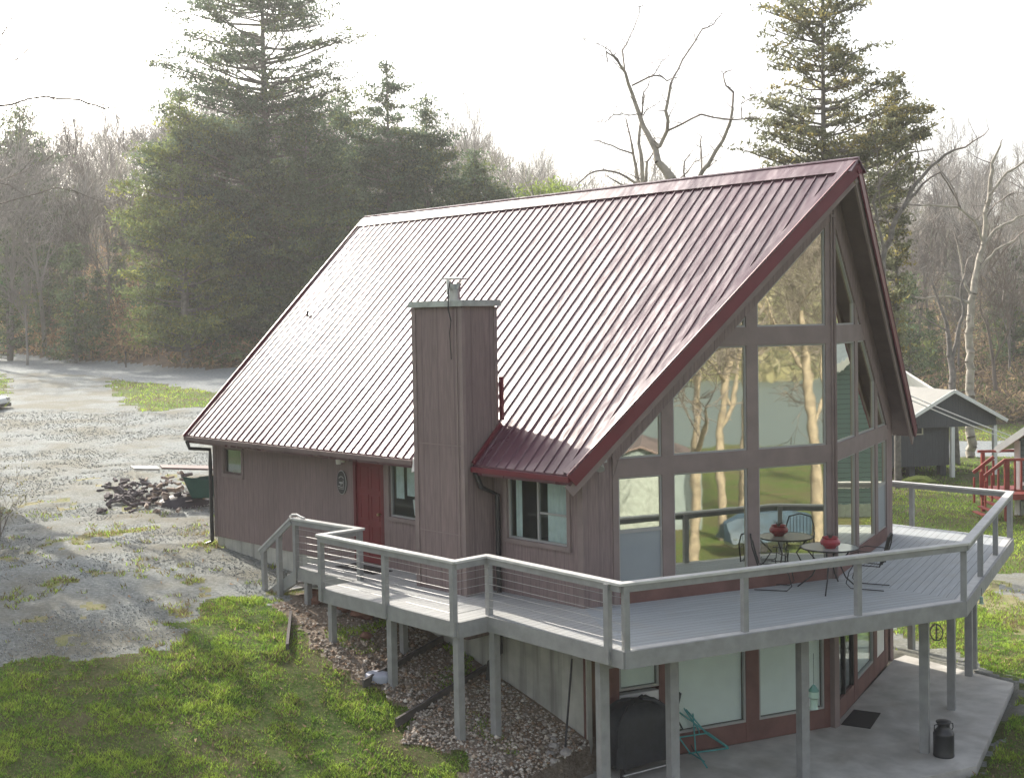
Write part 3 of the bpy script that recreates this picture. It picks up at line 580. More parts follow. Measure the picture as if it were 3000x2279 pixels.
# rails
rail=[[(5.0,-1.18),(7.04,-1.10),(7.04,-1.97),(10.78,-2.04),(10.78,-1.36),(13.84,-1.56),(15.83,4.52),(13.62,10.70),(8.7,10.74)]]
RZ=.965
for path in rail:
    for i,(a,b) in enumerate(zip(path[:-1],path[1:])):
        a=np.array(a); b=np.array(b); d=(b-a)/np.linalg.norm(b-a); n=np.array([d[1],-d[0]])
        mb=MB(); e0=.0 if i==0 else .05; zc=RZ-.018+.0012*(i%2)
        mb.bar((*(a-d*e0),zc),(*(b+d*.05),zc),.145,.036); mb.build('cap_rail',m_cap,D)
        mb=MB(); mb.bar((*(a+n*.03),RZ-.085),(*(b+n*.03),RZ-.085),.036,.095); mb.build('face_rail',m_dk,D)
        for k in range(6 if i<5 else 0):
            z=.13+k*.125; mb=MB(); mb.tube([(*a,z),(*b,z)],.0036,5,False); mb.build('cable',m_cable,D)
posts=[(5.04,-1.17),(6.99,-1.08),(7.05,-1.97),(8.95,-2.0),(10.75,-2.05),(10.78,-1.33),(13.60,-1.60),(13.87,-1.52),(14.44,.48),(15.10,2.50),(15.78,4.56),(15.06,6.55),(14.30,8.66),(13.62,10.68),(11.34,10.76),(9.2,10.76)]
for x,y in posts:
    mb=MB(); a=math.atan2(4.55+1.56,1.95) if (x>13.7 and y<4.5) else (R(109) if y>4.5 and x>13.7 else 0)
    c,s=math.cos(a)*.045,math.sin(a)*.045; mb.obox((x,y,(RZ-.04-.22)/2),(c,s,0),(-s,c,0),(0,0,(RZ-.04+.22)/2)); mb.build('rail_post',m_dk,D)
def sup(x,y,zb=None,zt_=-.245,w=.07,a=0):
    z=(float(hgt(x,y))-.15) if zb is None else zb; mb=MB(); c,s=math.cos(a)*w,math.sin(a)*w; mb.obox((x,y,(zt_+z)/2),(c,s,0),(-s,c,0),(0,0,(zt_-z)/2)); mb.build('support_post',m_dk,D)
for x,y in ((5.32,-1.1),(7.2,-1.86),(8.07,-.95),(8.94,-1.88),(10.72,-1.94),(10.88,-1.32),(11.34,10.7),(9.2,10.7)): sup(x,y,w=.055 if x<8.5 else .062)
fa=math.atan2(.953,.304)
for x,y in ((13.175,-1.28),(13.54,-.136),(14.28,2.186),(15.05,4.6),(14.21,7.09),(13.36,9.4),(13.18,9.95)): sup(x,y,-2.675,w=.075 if y<5 else .07,a=fa if y<4.5 else R(109))
mb=MB(); 
# stairs at rear end
for i,(x,z) in enumerate(((4.74,-.2),(4.46,-.4),(4.18,-.58))): mb=MB(); mb.box(x-.14,x+.15,-1.1,-.15,z-.04,z); mb.build('tread',m_cap,D)
for y in (-1.14,-.15): mb=MB(); mb.prism([(5.0,y-.02,-.04),(5.0,y+.02,-.04),(3.95,y+.02,-.62),(3.95,y-.02,-.62)],[(5.0,y-.02,-.32),(5.0,y+.02,-.32),(4.15,y+.02,-.78),(3.95,y-.02,-.8)]); mb.build('stringer',m_dk,D)
for x,zb,zz in ((3.95,-.82,.2),(4.5,-.72,.57)): mb=MB(); mb.box(x-.045,x+.045,-1.25,-1.16,zb,zz); mb.build('rail_post',m_dk,D)
mb=MB(); mb.bar((4.98,-1.2,.955),(3.82,-1.2,.2),.13,.036); mb.build('cap_rail',m_cap,D); mb=MB(); mb.bar((4.98,-1.235,.88),(3.86,-1.235,.15),.036,.1); mb.build('face_rail',m_dk,D)
mb=MB(); mb.box(3.55,4.7,-1.32,-1.18,-.84,-.68); mb.build('landing_timber',m_dk,D)
mb=MB(); mb.tube([(4.9,-1.2,.98),(4.98,-1.2,1.02),(5.1,-1.17,1.03),(5.25,-1.18,1.0),(5.35,-1.17,.985)],.022,7); mb.build('handrail_end',m_cap,D)
# ---------------------------------------------------------------- things on deck
def rug(name,pts,z,label,cat,mat,th_=.012,group=None):
    c=np.mean(pts,0); mb=MB(); mb.prism([(x,y,z+th_) for x,y in pts],[(x,y,z+.001) for x,y in pts])
    o=mb.build(name,mat,origin=(c[0],c[1],z)); tag(o,label,cat,group); return o
m_mat=M('rubber_mat',(.018,.018,.02),.9,.3,60,.5,80)
rug('doormat',[(5.55,-.15),(6.75,-.15),(6.75,-.62),(5.55,-.62)],0,'black doormat on the deck in front of the red door','doormat',m_mat)
rug('doormat',[(13.24,4.9),(12.93,5.82),(13.40,5.97),(13.74,5.06)],-2.676,'black doormat on the concrete patio under the deck','doormat',m_mat)
T=thing('patio_table','round glass patio table on splayed black legs on the front deck','table',(13.62,4.0,0),R(71))
mb=MB(); mb.lathe([(0,.695),(.47,.695),(.47,.705),(0,.705)],(13.62,4.0,0),32,1.0,1.0)
q=NT('table_glass'); q.set('Base Color',(.55,.6,.58,1)); q.set('Roughness',.15); q.set('Specular IOR Level',.9); q.set('Transmission Weight',.4); mb.build('table_top',q.m,T,smooth=True)
mb=MB(); mb.tube([(13.62+.48*math.cos(a*math.pi/16),4.0+.48*math.sin(a*math.pi/16),.695) for a in range(33)],.014,6,False); mb.build('rim',m_dark,T)
for px,py in ((13.18,3.68),(13.95,3.36),(13.45,4.52),(14.06,4.2)):
    mb=MB(); c=np.array([13.62,4.0]); p=np.array([px,py]); mb.tube([(*(c+(p-c)*.75),.69),(*(c+(p-c)*.35),.42),(*(c+(p-c)*.55),.2),(*p,.01)],.013,7); mb.build('leg',m_dark,T)
P0=thing('flower_pot','glossy red bowl shaped pot standing on the patio table','pot',(13.70,3.90,.706))
mb=MB(); mb.lathe([(.0,0),(.09,0),(.10,.02),(.165,.07),(.175,.11),(.15,.155),(.125,.17),(.14,.18),(.135,.19),(.115,.18),(.11,.15),(.0,.13)],(13.70,3.90,.707),28); mb.build('bowl',M('pot_red',(.30,.02,.03),.2,.08,spec=.7),P0,smooth=True)
mb=MB(); rg=random.Random(4)
for i in range(16): a=rg.uniform(0,6.28); mb.tube([(13.70,3.90,.84),(13.70+.04*math.cos(a),3.9+.04*math.sin(a),.93),(13.70+.1*math.cos(a),3.9+.1*math.sin(a),.93+rg.uniform(0,.06))],[.005,.004,.002],4)
mb.build('dried_plant',m_barkd,P0)
def chair(loc,rot,label):
    C=thing('patio_chair',label,'chair',loc,rot,'black patio chairs at the glass table'); L=[]
    def loc2(p): c,s=math.cos(rot),math.sin(rot); return np.array([loc[0]+p[0]*c-p[1]*s,loc[1]+p[0]*s+p[1]*c,loc[2]+p[2]])
    for sx in (-.25,.25):
        mb=MB(); pts=[(sx,-.3,.02),(sx,.25,.02),(sx,.33,.1),(sx,.28,.3),(sx,.2,.43)]; mb.tube([loc2(p) for p in pts],.009,7); mb.build('leg',m_dark,C)
        mb=MB(); pts=[(sx*1.06,.22,.43),(sx*1.1,.24,.62),(sx*1.1,.1,.67),(sx*1.08,-.22,.66)]; mb.tube([loc2(p) for p in pts],.008,7); mb.build('armrest',m_dark,C)
    mb=MB()
    for i in range(9): y=-.22+i*.055; mb.tube([loc2((-.25,y,.425-.01*abs(i-4)/4)),loc2((0,y,.41)),loc2((.25,y,.425))],.003,5,False)
    for x in (-.25,0,.25): mb.tube([loc2((x,-.24,.42)),loc2((x,.24,.43))],.009,6)
    mb.build('seat',m_dark,C)
    mb=MB(); mb.tube([loc2(p) for p in ((-.25,-.23,.42),(-.25,-.33,.75),(-.2,-.36,.92),(0,-.38,.97),(.2,-.36,.92),(.25,-.33,.75),(.25,-.23,.42))],.013,7)
    for i in range(7): x=-.18+i*.06; mb.tube([loc2((x,-.24,.44)),loc2((x,-.36,.93))],.005,5,False)
    mb.build('backrest',m_dark,C); return C
chair((12.95,3.3,0),R(-60),'black wire patio chair on the left side of the glass table')
chair((14.12,4.42,0),R(110),'black wire patio chair with curved legs right of the glass table')
# ---------------------------------------------------------------- things on patio
G=thing('covered_grill','barbecue grill under a black fitted cover beside the deck post','grill',(12.15,.62,-2.676))
gx=np.array([.17,.985,0]); gy=np.array([.985,-.17,0]); gc=np.array([12.15,.62,-2.676])
def gp(a,b,z): return gc+gx*a+gy*b+np.array([0,0,z])
rg=random.Random(3); lv=[(.2,.62,.32),(.55,.6,.33),(.85,.6,.32),(.95,.56,.30),(1.08,.42,.25),(1.16,.3,.17),(1.17,.1,.06)]
mb=MB(); n=32; vs=[]
for z,ax,by in lv:
    for k in range(n):
        a=2*math.pi*k/n; e=.32; cx_=math.copysign(abs(math.cos(a))**e,math.cos(a)); sy_=math.copysign(abs(math.sin(a))**e,math.sin(a)); w_=1+.035*math.sin(k*2.3+z*3)+.02*math.sin(k*5)
        vs.append(gp(ax*cx_*w_,by*sy_*w_,z+.02*math.sin(k*1.7)))
mb.add(vs,[(i*n+k,i*n+(k+1)%n,(i+1)*n+(k+1)%n,(i+1)*n+k) for i in range(len(lv)-1) for k in range(n)]+[tuple((len(lv)-1)*n+k for k in range(n))]); mb.build('cover',M('grill_cover_black',(.022,.025,.03),.55,.25,6,.4,15),G,smooth=True)
mb=MB(); mb.tube([gp(-.58,.36,.13),gp(.35,.37,.13),gp(.6,.3,.2)],.018,8); mb.build('chrome_bar',m_steel,G)
for a in (-.5,.5):
    mb=MB(); mb.obox(gp(a,.25,.1),gx*.03,gy*.03,(0,0,.1)); mb.obox(gp(a,-.25,.1),gx*.03,gy*.03,(0,0,.1)); mb.build('leg',m_dark,G)
mb=MB(); mb.tube([gp(.53,.26,.07),gp(.58,.26,.07)],.07,16); mb.build('wheel',m_dark,G)
MC=thing('milk_can','black painted milk can standing by a deck post at the patio edge','milk can',(15.36,4.66,-2.676))
mb=MB(); mb.lathe([(0,0),(.165,0),(.172,.01),(.172,.03),(.168,.04),(.168,.36),(.172,.37),(.168,.385),(.15,.42),(.105,.475),(.098,.49),(.098,.53),(.12,.56),(.128,.57),(.12,.585),(.06,.6),(.0,.6)],(15.36,4.66,-2.676),32); mb.build('body',M('can_black',(.018,.02,.024),.38,.2,5,spec=.6),MC,smooth=True)
for s_ in (-1,1): mb=MB(); c=np.array([15.36,4.66,-2.676]); e=np.array([.5,.866,0])*s_; mb.tube([c+e*.10+np.array([0,0,.54]),c+e*.17+np.array([0,0,.53]),c+e*.175+np.array([0,0,.46]),c+e*.15+np.array([0,0,.42])],.009,6); mb.build('handle',m_dark,MC)
m_teal=M('teal_tube',(.05,.30,.30),.4,.15,5,spec=.6)
F=thing('folding_frame','turquoise tubular folding frame lying collapsed on the patio','folding frame',(12.6,1.7,-2.676))
z0=-2.66
fr=[[(12.95,1.42,.02),(12.45,1.75,.10),(12.2,2.0,.62)],[(12.62,2.42,.02),(12.4,2.1,.3),(12.0,1.85,.85)],[(12.3,1.75,.02),(12.62,2.42,.02)],[(12.2,1.62,.3),(12.3,1.78,.03),(12.75,1.6,.03)],[(12.2,1.62,.3),(12.45,2.1,.32),(12.62,2.4,.05)],[(12.0,1.85,.85),(12.35,1.95,.4),(12.2,2.2,.15)],[(12.05,1.75,.7),(12.5,2.2,.22)]]
for t_ in fr: mb=MB(); mb.tube([(x,y,z0+z) for x,y,z in t_],.013,7); mb.build('tube',m_teal,F)
B=thing('black_bag_chair','black folded camp chair leaning between the grill and turquoise frame','folding chair',(12.05,1.75,-2.676))
mb=MB(); mb.obox((11.98,1.72,-2.15),(.06,.03,.0),(-.05,.17,.0),(.1,-.05,.5)); mb.build('seat_cloth',MATS['grill_cover_black'],B,bevel=.03)
for q in ([(12.12,1.6,-2.66),(11.95,1.75,-1.6)],[(12.25,1.95,-2.66),(11.9,1.6,-1.65)],[(12.6,1.15,-2.66),(12.1,1.6,-2.2)]): mb=MB(); mb.tube(q,.012,6); mb.build('leg',m_dark,B)
FD=thing('bird_feeder','pale green lantern shaped bird feeder hanging in front of the basement windows','bird feeder',at(1757,1480,18.9))
c=at(1757,1480,18.9); m_pg=M('feeder_green',(.30,.42,.36),.35,.08)
mb=MB(); mb.lathe([(0,.03),(.03,.0),(.075,-.06),(.08,-.08),(.0,-.08)],c,14); mb.build('roof',M('feeder_top',(.06,.16,.13),.4,.1),FD,smooth=True)
mb=MB(); mb.lathe([(.07,-.08),(.078,-.17),(.05,-.2),(.055,-.23),(.055,-.32),(.07,-.34),(.0,-.36)],c,14); mb.build('jar',m_pg,FD,smooth=True)
mb=MB(); mb.tube([c,(c[0],c[1],-.3)],.004,4); mb.build('hanger',m_dark,FD)
HB=thing('hanging_basket','dark wire hanging basket under the deck beside the milk can post','basket',at(2022,1365,20.6))
c=at(2022,1365,20.6); mb=MB()
for k in range(3): mb.tube([c+np.array([.11*math.cos(a*math.pi/10)*math.cos(k),.11*math.cos(a*math.pi/10)*math.sin(k),.13*math.sin(a*math.pi/10)]) for a in range(21)],.007,5,False)
mb.tube([c+np.array([0,0,.12]),c+np.array([0,0,.22])],.004,4); mb.build('wire',m_barkd,HB)
LB=thing('small_feeder','small glass bird feeder hung on the outer deck post','bird feeder',at(2119,1295,21.5))
c=at(2119,1295,21.5); mb=MB(); mb.lathe([(0,.07),(.03,.05),(.03,-.05),(.05,-.06),(0,-.07)],c,12); mb.build('jar',m_pg,LB,smooth=True); mb=MB(); mb.tube([c+np.array([0,0,.06]),(c[0],c[1],c[2]+.2)],.004,4); mb.build('hanger',m_dark,LB)
mb=MB(); mb.tube([(11.365,-.06,-.85),(11.60,-.5,-2.25)],.018,7); o=mb.build('leaning_pole',m_dark,origin=(11.6,-.5,-2.25)); tag(o,'thin black pole leaning against the concrete foundation wall','pole')
# timber edging, rocks, cover lid
for i,(a,b,lb) in enumerate((((8.75,-2.35),(8.0,.0),'upper weathered timber edging board on the sloping stone bed'),((9.95,-2.6),(9.2,.0),'lower dark timber edging board nearer the foundation pipe'),((7.1,-2.75),(5.7,-1.75),'long timber border between the lawn and the rock bed'))):
    za=float(hgt(*a)); zb_=float(hgt(*b)); mb=MB(); mb.bar((*a,za+.03),(*b,zb_+.03),.05,.14); o=mb.build('edging_board',m_barkd,origin=(*a,za)); tag(o,lb,'edging','timber edging boards in the stone bed')
mb=MB(); x,y=8.62,-1.95; z=float(hgt(x,y)); mb.lathe([(0,.1),(.12,.095),(.2,.07),(.22,.03),(.21,-.05)],(x,y,z),22,1.2,.9); o=mb.build('splash_stone',M('pale_blue_stone',(.33,.35,.42),.6,.1),origin=(x,y,z),smooth=True); tag(o,'flat pale grey round stone beside the upper timber edging','stone')
def rock(name,x,y,r,lb,cat,col,grp=None,zo=0,seed=1,sz=(1,1,.6)):
    rg=np.random.default_rng(seed); import bmesh
    bm=bmesh.new(); bmesh.ops.create_icosphere(bm,subdivisions=2,radius=1); z=float(hgt(x,y))+zo
    ph=rg.uniform(0,6,6)
    for v in bm.verts: n=1+.18*math.sin(3*v.co.x+ph[0])*math.cos(2.5*v.co.y+ph[1])+.12*math.sin(5*v.co.z+4*v.co.x+ph[2]); v.co=Vector((v.co.x*n*r*sz[0],v.co.y*n*r*sz[1],v.co.z*n*r*sz[2]))
    me=bpy.data.meshes.new(name); bm.to_mesh(me); bm.free(); me.materials.append(col); o=bpy.data.objects.new(name,me); COL.objects.link(o); o.location=(x,y,z+r*sz[2]*.4); o.rotation_euler=(0,0,ph[3]); tag(o,lb,cat,grp); return o
m_rock=M('rock_pale',(.33,.31,.29),.9,.25,8,.5,20); m_rockr=M('rock_red',(.20,.10,.07),.9,.35,6,.5,20)
rg=random.Random(8)
rks=[(11.5,-.65,.08,m_rock),(11.72,-.6,.1,m_rock),(11.62,-.85,.07,m_rock),(11.35,-.5,.06,m_rock),(11.8,-.95,.07,m_rock),(5.0,-.6,.28,m_rockr),(5.5,-.5,.3,m_rockr),(5.9,-.75,.2,m_rockr),(5.3,-.95,.18,m_rockr),(6.4,-.6,.22,m_rockr),(7.3,-1.2,.12,m_rockr),(6.1,-1.05,.14,m_rock)]
for i,(x,y,r_,mm) in enumerate(rks):
    red=mm is m_rockr; rock('rock',x,y,r_,'reddish rock heaped under the rear landing of the deck' if red else 'pale rock piled at the foot of the leaning pole' if x>8 else 'pale rock under the deck beside the reddish rocks','rock',mm,'reddish rocks under the deck landing' if red else 'pale rocks by the foundation' if x>8 else None,seed=i)
# black tarp edge beneath landing
mb=MB(); mb.prism([(4.7,-.95,-.42),(6.6,-.8,-.36),(6.7,-.2,-.34),(4.8,-.2,-.36)],[(4.7,-.95,-.44),(6.6,-.8,-.38),(6.7,-.2,-.36),(4.8,-.2,-.38)]); o=mb.build('panel_sheet',m_white,origin=(5.5,-.5,-.4)); tag(o,'white sheet panel stored under the rear deck landing','panel')
# stones scattered over the bed and blades over the lawn -------------------
def tris_obj(name,V,Fc,C,mat,kind='stuff'):
    o=mesh_np(name,V,Fc,mat,col=C); o['kind']=kind; return o
def stones():
    rng=np.random.default_rng(5); N=42000; x=rng.uniform(5.0,15.2,N); y=rng.uniform(-6.5,-.02,N); z_=zone(x,y); k=(z_==3)&~inpoly(x,y,np.array(PT)); x=x[k];y=y[k]; N=len(x)
    dens=np.clip((x-5)/6,.25,1); k=rng.uniform(size=N)<dens; x=x[k];y=y[k];N=len(x)
    r=rng.uniform(.014,.036,N)*np.where(rng.uniform(size=N)<.07,1.7,1); z=hgt(x,y)+r*.35
    base=np.array([[1,0,0],[-1,0,0],[0,1,0],[0,-1,0],[0,0,1],[0,0,-1]],float); fc=np.array([[0,2,4],[2,1,4],[1,3,4],[3,0,4],[2,0,5],[1,2,5],[3,1,5],[0,3,5]])
    V=base[None]*r[:,None,None]*rng.uniform(.7,1.3,(N,6,1)); V[:,:,2]*=.7; a=rng.uniform(0,6.28,N); c,s=np.cos(a)[:,None],np.sin(a)[:,None]; V=np.stack([V[:,:,0]*c-V[:,:,1]*s,V[:,:,0]*s+V[:,:,1]*c,V[:,:,2]],-1)+np.stack([x,y,z],-1)[:,None]
    pal=np.array([(.60,.53,.45),(.46,.37,.29),(.66,.61,.54),(.33,.23,.16),(.53,.46,.39),(.38,.34,.30)]); lowx=(x<9.6)&(rng.uniform(size=N)<.6); ci=np.where(lowx,rng.choice([1,3,4],N),rng.integers(0,6,N)); C=np.repeat(pal[ci]*rng.uniform(.6,1.1,(N,1)),6,0)
    tris_obj('bed_stones',V.reshape(-1,3),(fc[None]+np.arange(N)[:,None,None]*6).reshape(-1,3),C,m_stone)
    rng=np.random.default_rng(6); N=70000; A=rng.uniform(-.30,.0,N); T=np.exp(rng.uniform(math.log(14),math.log(60),N)); x=CP[0]+T*(Fh[0]+Rh[0]*A*1.4); y=CP[1]+T*(Fh[1]+Rh[1]*A*1.4); k=zone(x,y)==1; x,y,T=x[k],y[k],T[k]; N=len(x)
    r=rng.uniform(.008,.022,N)*(T/22)**.5; z=hgt(x,y)+r*.3
    V=base[None]*r[:,None,None]*rng.uniform(.7,1.3,(N,6,1)); V[:,:,2]*=.7; V=V+np.stack([x,y,z],-1)[:,None]; C=np.repeat(np.array([[.34,.355,.345]])*rng.uniform(.7,1.25,(N,1)),6,0)
    tris_obj('gravel_stones',V.reshape(-1,3),(fc[None]+np.arange(N)[:,None,None]*6).reshape(-1,3),C,m_stone)
stones()
def grass():
    rng=np.random.default_rng(9); VV=[];CC=[]
    def add(x,y,h,wd,col):
        N=len(x); z=hgt(x,y)+(vnoise(x,y,.5,11)-.5)*.07+(vnoise(x,y,2.3,12)-.5)*.10; a=rng.uniform(0,6.28,N); ln=rng.uniform(.3,1.2,N)*h; b=rng.uniform(0,6.28,N)
        p=np.stack([x,y,z-.01],-1); o=np.stack([np.cos(a)*wd,np.sin(a)*wd,0*a],-1); tip=np.stack([np.cos(b)*ln,np.sin(b)*ln,h],-1)
        VV.append(np.stack([p-o,p+o,p+tip],1).reshape(-1,3)); CC.append(np.repeat(col,3,0))
    # main lawn
    N=900000; A=rng.uniform(-.46,.48,N); T=np.exp(rng.uniform(math.log(10.5),math.log(34),N)); x=CP[0]+T*(Fh[0]+Rh[0]*A); y=CP[1]+T*(Fh[1]+Rh[1]*A)
    zn=zone(x,y); cl=vnoise(x,y,.28,31)*.6+vnoise(x,y,.9,32)*.5; cl2=vnoise(x,y,.11,35)
    k=(zn==2)&(rng.uniform(size=N)<np.clip((cl-.25)*2.6,.28,1))&(cl2+rng.uniform(size=N)*.7>.42)
    k|=(zn==4)&(rng.uniform(size=N)<.45*np.clip((cl-.3)*3,0,1)); k|=(zn==3)&(vnoise(x,y,.7,33)>.72)&(rng.uniform(size=N)<.6); k|=(zn==1)&(cl>.74)&(rng.uniform(size=N)<.22)
    k&=~inpoly(x,y,np.array([[11.6,-2.],[14.05,-1.9],[16.15,4.6],[14.35,9.7],[11.4,10.2]]))&~((x>0)&(x<L_)&(y>0)&(y<W_))
    x,y,T,zn,cl,cl2=x[k],y[k],T[k],zn[k],cl[k],cl2[k]; N=len(x); big=vnoise(x,y,1.6,34)
    g1=np.array([.12,.27,.045]); g2=np.array([.44,.56,.10]); g3=np.array([.23,.19,.10]); mixv=np.clip((cl2*.6+cl*.7-.35)*1.3,0,1)[:,None]; col=g1+(g2-g1)*mixv
    br=(rng.uniform(size=N)<np.where(big>.6,.30,.10)+np.where(zn==4,.45,0)+np.where(zn==1,.4,0))[:,None]; col=np.where(br,g3,col)*rng.uniform(.6,1.25,(N,1))
    add(x,y,(.025+.085*np.clip(cl-.2,0,1)*rng.uniform(.4,1.3,N))*(T/17)**.35,.0085*(T/16),col)
    # farther lawns
    N=160000; A=rng.uniform(-.5,.5,N); T=np.exp(rng.uniform(math.log(30),math.log(84),N)); x=CP[0]+T*(Fh[0]+Rh[0]*A); y=CP[1]+T*(Fh[1]+Rh[1]*A); zn=zone(x,y); cl=vnoise(x,y,1.2,41)*.6+vnoise(x,y,4,42)*.5
    k=((zn==2)|((zn==4)&(rng.uniform(size=N)<.3)))&(cl+rng.uniform(size=N)*.3>.5); x,y,T,cl=x[k],y[k],T[k],cl[k]; N=len(x); mixv=np.clip(cl*1.5-.3,0,1)[:,None]; col=(g1+(g2-g1)*mixv); col=np.where((rng.uniform(size=N)<.25)[:,None],g3,col)*rng.uniform(.6,1.3,(N,1))
    add(x,y,.10*rng.uniform(.5,1.4,N),.022*(T/45),col)
    V=np.concatenate(VV); C=np.concatenate(CC); tris_obj('grass',V,np.arange(len(V)).reshape(-1,3),C,m_grass)
grass()
# fallen leaves
def litter():
    rng=np.random.default_rng(12); N=5200; A=rng.uniform(-.45,.48,N); T=np.exp(rng.uniform(math.log(11),math.log(40),N)); x=CP[0]+T*(Fh[0]+Rh[0]*A); y=CP[1]+T*(Fh[1]+Rh[1]*A); zn=zone(x,y)
    k=((zn>=1)&(zn<=4)&(rng.uniform(size=N)<np.where(zn==1,.35,1)))&~((x>0)&(x<L_)&(y>0)&(y<W_))&~((x>11.6)&(x<16)&(y>-1.8)&(y<9.9)); x,y,T=x[k],y[k],T[k]; N=len(x)
    C=np.stack([x,y,hgt(x,y)+.035],-1); V,F_,cc=leaves_np(rng,C,np.array([[.30,.22,.15]])*rng.uniform(.5,1.5,(N,1)),.042,flat=0)
    tris_obj('fallen_leaves',V,F_,cc,m_leaf)
litter()
# ---------------------------------------------------------------- trees
def bare_segs(rng,base,H,r0,spread=.55,lean=(0,0),depth=5,nmain=7,first=.3,minr=.010,limit=5200,twist=.16):
    S=[]
    def rec(p,d,L,r,lev):
        if len(S)>limit: return
        n=4 if lev>1 else 3; st=L/n
        for i in range(n):
            d=d+rng.normal(0,twist,3)*(1 if lev<depth else .35)+np.array([0,0,.05 if lev<depth else 0]); d/=np.linalg.norm(d); q=p+d*st; r1=r*(1-.42*(i+1)/n) if lev<depth else r*(1-.16)
            S.append((*p,*q,max(r,minr),max(r1,minr*.8)))
            if lev>0 and (lev<depth or i>=first*n-1):
                for _ in range(2 if lev<=2 and rng.uniform()<.6 else 1):
                    a=rng.normal(0,1,3); a-=d*(a@d); a/=np.linalg.norm(a); ang=rng.uniform(.45,1.0)*spread*1.7; nd=d*math.cos(ang)+a*math.sin(ang)+np.array([0,0,.12]); nd/=np.linalg.norm(nd)
                    rec(q,nd,L*rng.uniform(.5,.78),r1*rng.uniform(.45,.65),lev-1)
            p=q; r=r1
        if lev>0: rec(p,d+rng.normal(0,.2,3),L*.65,r*.9,lev-1)
    d=np.array([lean[0],lean[1],1.]); d/=np.linalg.norm(d); rec(np.array(base,float),d,H*.5,r0,depth); return np.array(S)
def tree_from(S,name,label,cat,base,group=None,thr=.045,mt=None,leaf=None,far=False):
    mt=mt or m_bark
    if far:
        V,F_=tubes_np(S,3); o=mesh_np(name,V-np.array(base),F_,mt,world=False); o.location=base; tag(o,label,cat,group); return o
    T=thing(name,label,cat,base,0,group); k=S[:,6]>thr
    V,F_=tubes_np(S[k],7); mesh_np('trunk',V,F_,mt,T,smooth=True)
    V,F_=tubes_np(S[~k],3)
    mesh_np('crown',V,F_,m_twig if leaf is None else leaf,T); return T
def cedar(rng,name,label,base,top,prof,trunk_r,col,group=None,dens=1.,csize=.30,leafs=.115,per=30,bdens=9,lean=None,gap=0,up=.25,bark=None,mine=0):
    """prof: rows (height above base, radius to the camera's left, radius to the right, foliage density)"""
    base=np.array(base,float); H=top-base[2]; pr=np.array(prof,float); S=[]; Cc=[]; B=[]
    ax=lambda z: base+np.array([*(lean or (0,0)),0])*(z/H)+np.array([0,0,z])
    for i in range(14):
        z0,z1=H*i/14,H*(i+1)/14; S.append((*ax(z0),*ax(z1),trunk_r*(1-.93*i/14),trunk_r*(1-.93*(i+1)/14)))
    zs=np.linspace(pr[0,0],pr[-1,0],400); rad=(np.interp(zs,pr[:,0],pr[:,1])+np.interp(zs,pr[:,0],pr[:,2]))/2+.3; cdf=np.cumsum(rad); cdf/=cdf[-1]
    nb=int(bdens*(pr[-1,0]-pr[0,0]))
    for _ in range(nb):
        z=np.interp(rng.uniform(),cdf,zs); a=rng.uniform(0,2*math.pi); c=math.cos(a); rl,rr,dn=np.interp(z,pr[:,0],pr[:,1]),np.interp(z,pr[:,0],pr[:,2]),np.interp(z,pr[:,0],pr[:,3])
        Rr=(rr if c>0 else rl)*abs(c)+(rl+rr)/2*.8*(1-abs(c)); ln=max(.15,Rr*rng.uniform(.5,1.15)**.7)
        dr=np.array([Rh[0]*c+Fh[0]*math.sin(a),Rh[1]*c+Fh[1]*math.sin(a),0.]); z0=max(0,z-ln*up); p0=ax(z0); p3=ax(z)+dr*ln; p1=p0+dr*ln*.35+np.array([0,0,ln*up*.15]); p2=p0+dr*ln*.7+np.array([0,0,ln*up*.6])
        rb=min(trunk_r*.4,.012+.014*ln)
        for (q0,q1,r0,r1) in ((p0,p1,rb,rb*.75),(p1,p2,rb*.75,rb*.5),(p2,p3,rb*.5,.008)): B.append((*q0,*q1,r0,r1))
        n=max(1,int(ln*2.7*dens*dn+rng.uniform()))
        for k in range(n):
            f=rng.uniform(.22,1.03)**.8; 
            if dn<.5: f=rng.uniform(.5,1.05)
            q=p0+(p3-p0)*f+rng.normal(0,.10+.10*ln*.4,3)*np.array([1,1,.55]); Cc.append((*q,dr[0],dr[1]))
            if ln>1 and dn<.7: B.append((*(p0+(p3-p0)*max(0,f-.15)),*q,.012,.006))
    for z in np.arange(pr[-1,0]-min(3,.22*pr[-1,0]),pr[-1,0],.16): Cc.append((*(ax(z)+rng.normal(0,.06+.05*(pr[-1,0]-z),3)),*rng.normal(0,.5,2)))
    Cc=np.array(Cc); N=len(Cc)
    if N==0: Cc=np.zeros((1,5)); N=1
    mcount=per; off=rng.normal(size=(N,mcount,3))*np.array([csize,csize,csize*.36])*.85*rng.uniform(.5,1.35,(N,1,1))
    along=rng.normal(size=(N,mcount,1))*csize*.7; P=Cc[:,None,:3]+off; P[:,:,0]+=Cc[:,None,3]*along[:,:,0]; P[:,:,1]+=Cc[:,None,4]*along[:,:,0]; P[:,:,2]+=along[:,:,0]*.25
    tone=rng.uniform(.55,1.35,(N,1,1)); yl=rng.uniform(size=(N,1,1))<.22; cc=np.array(col)[None,None,:]*tone*rng.uniform(.75,1.25,(N,mcount,1)); cc=np.where(yl,cc*np.array([1.5,1.25,.8]),cc)
    V,F_,C=leaves_np(rng,P.reshape(-1,3),cc.reshape(-1,3),leafs)
    T=thing(name,label,'tree',tuple(base),0,group); VB,FB=tubes_np(np.array(S),10); V2,F2=tubes_np(np.array(B),4)
    mesh_np('trunk',np.vstack([VB,V2]),np.vstack([FB,F2+len(VB)]),bark or m_bark,T); mesh_np('crown',V,F_,m_leaf,T,col=C); return T
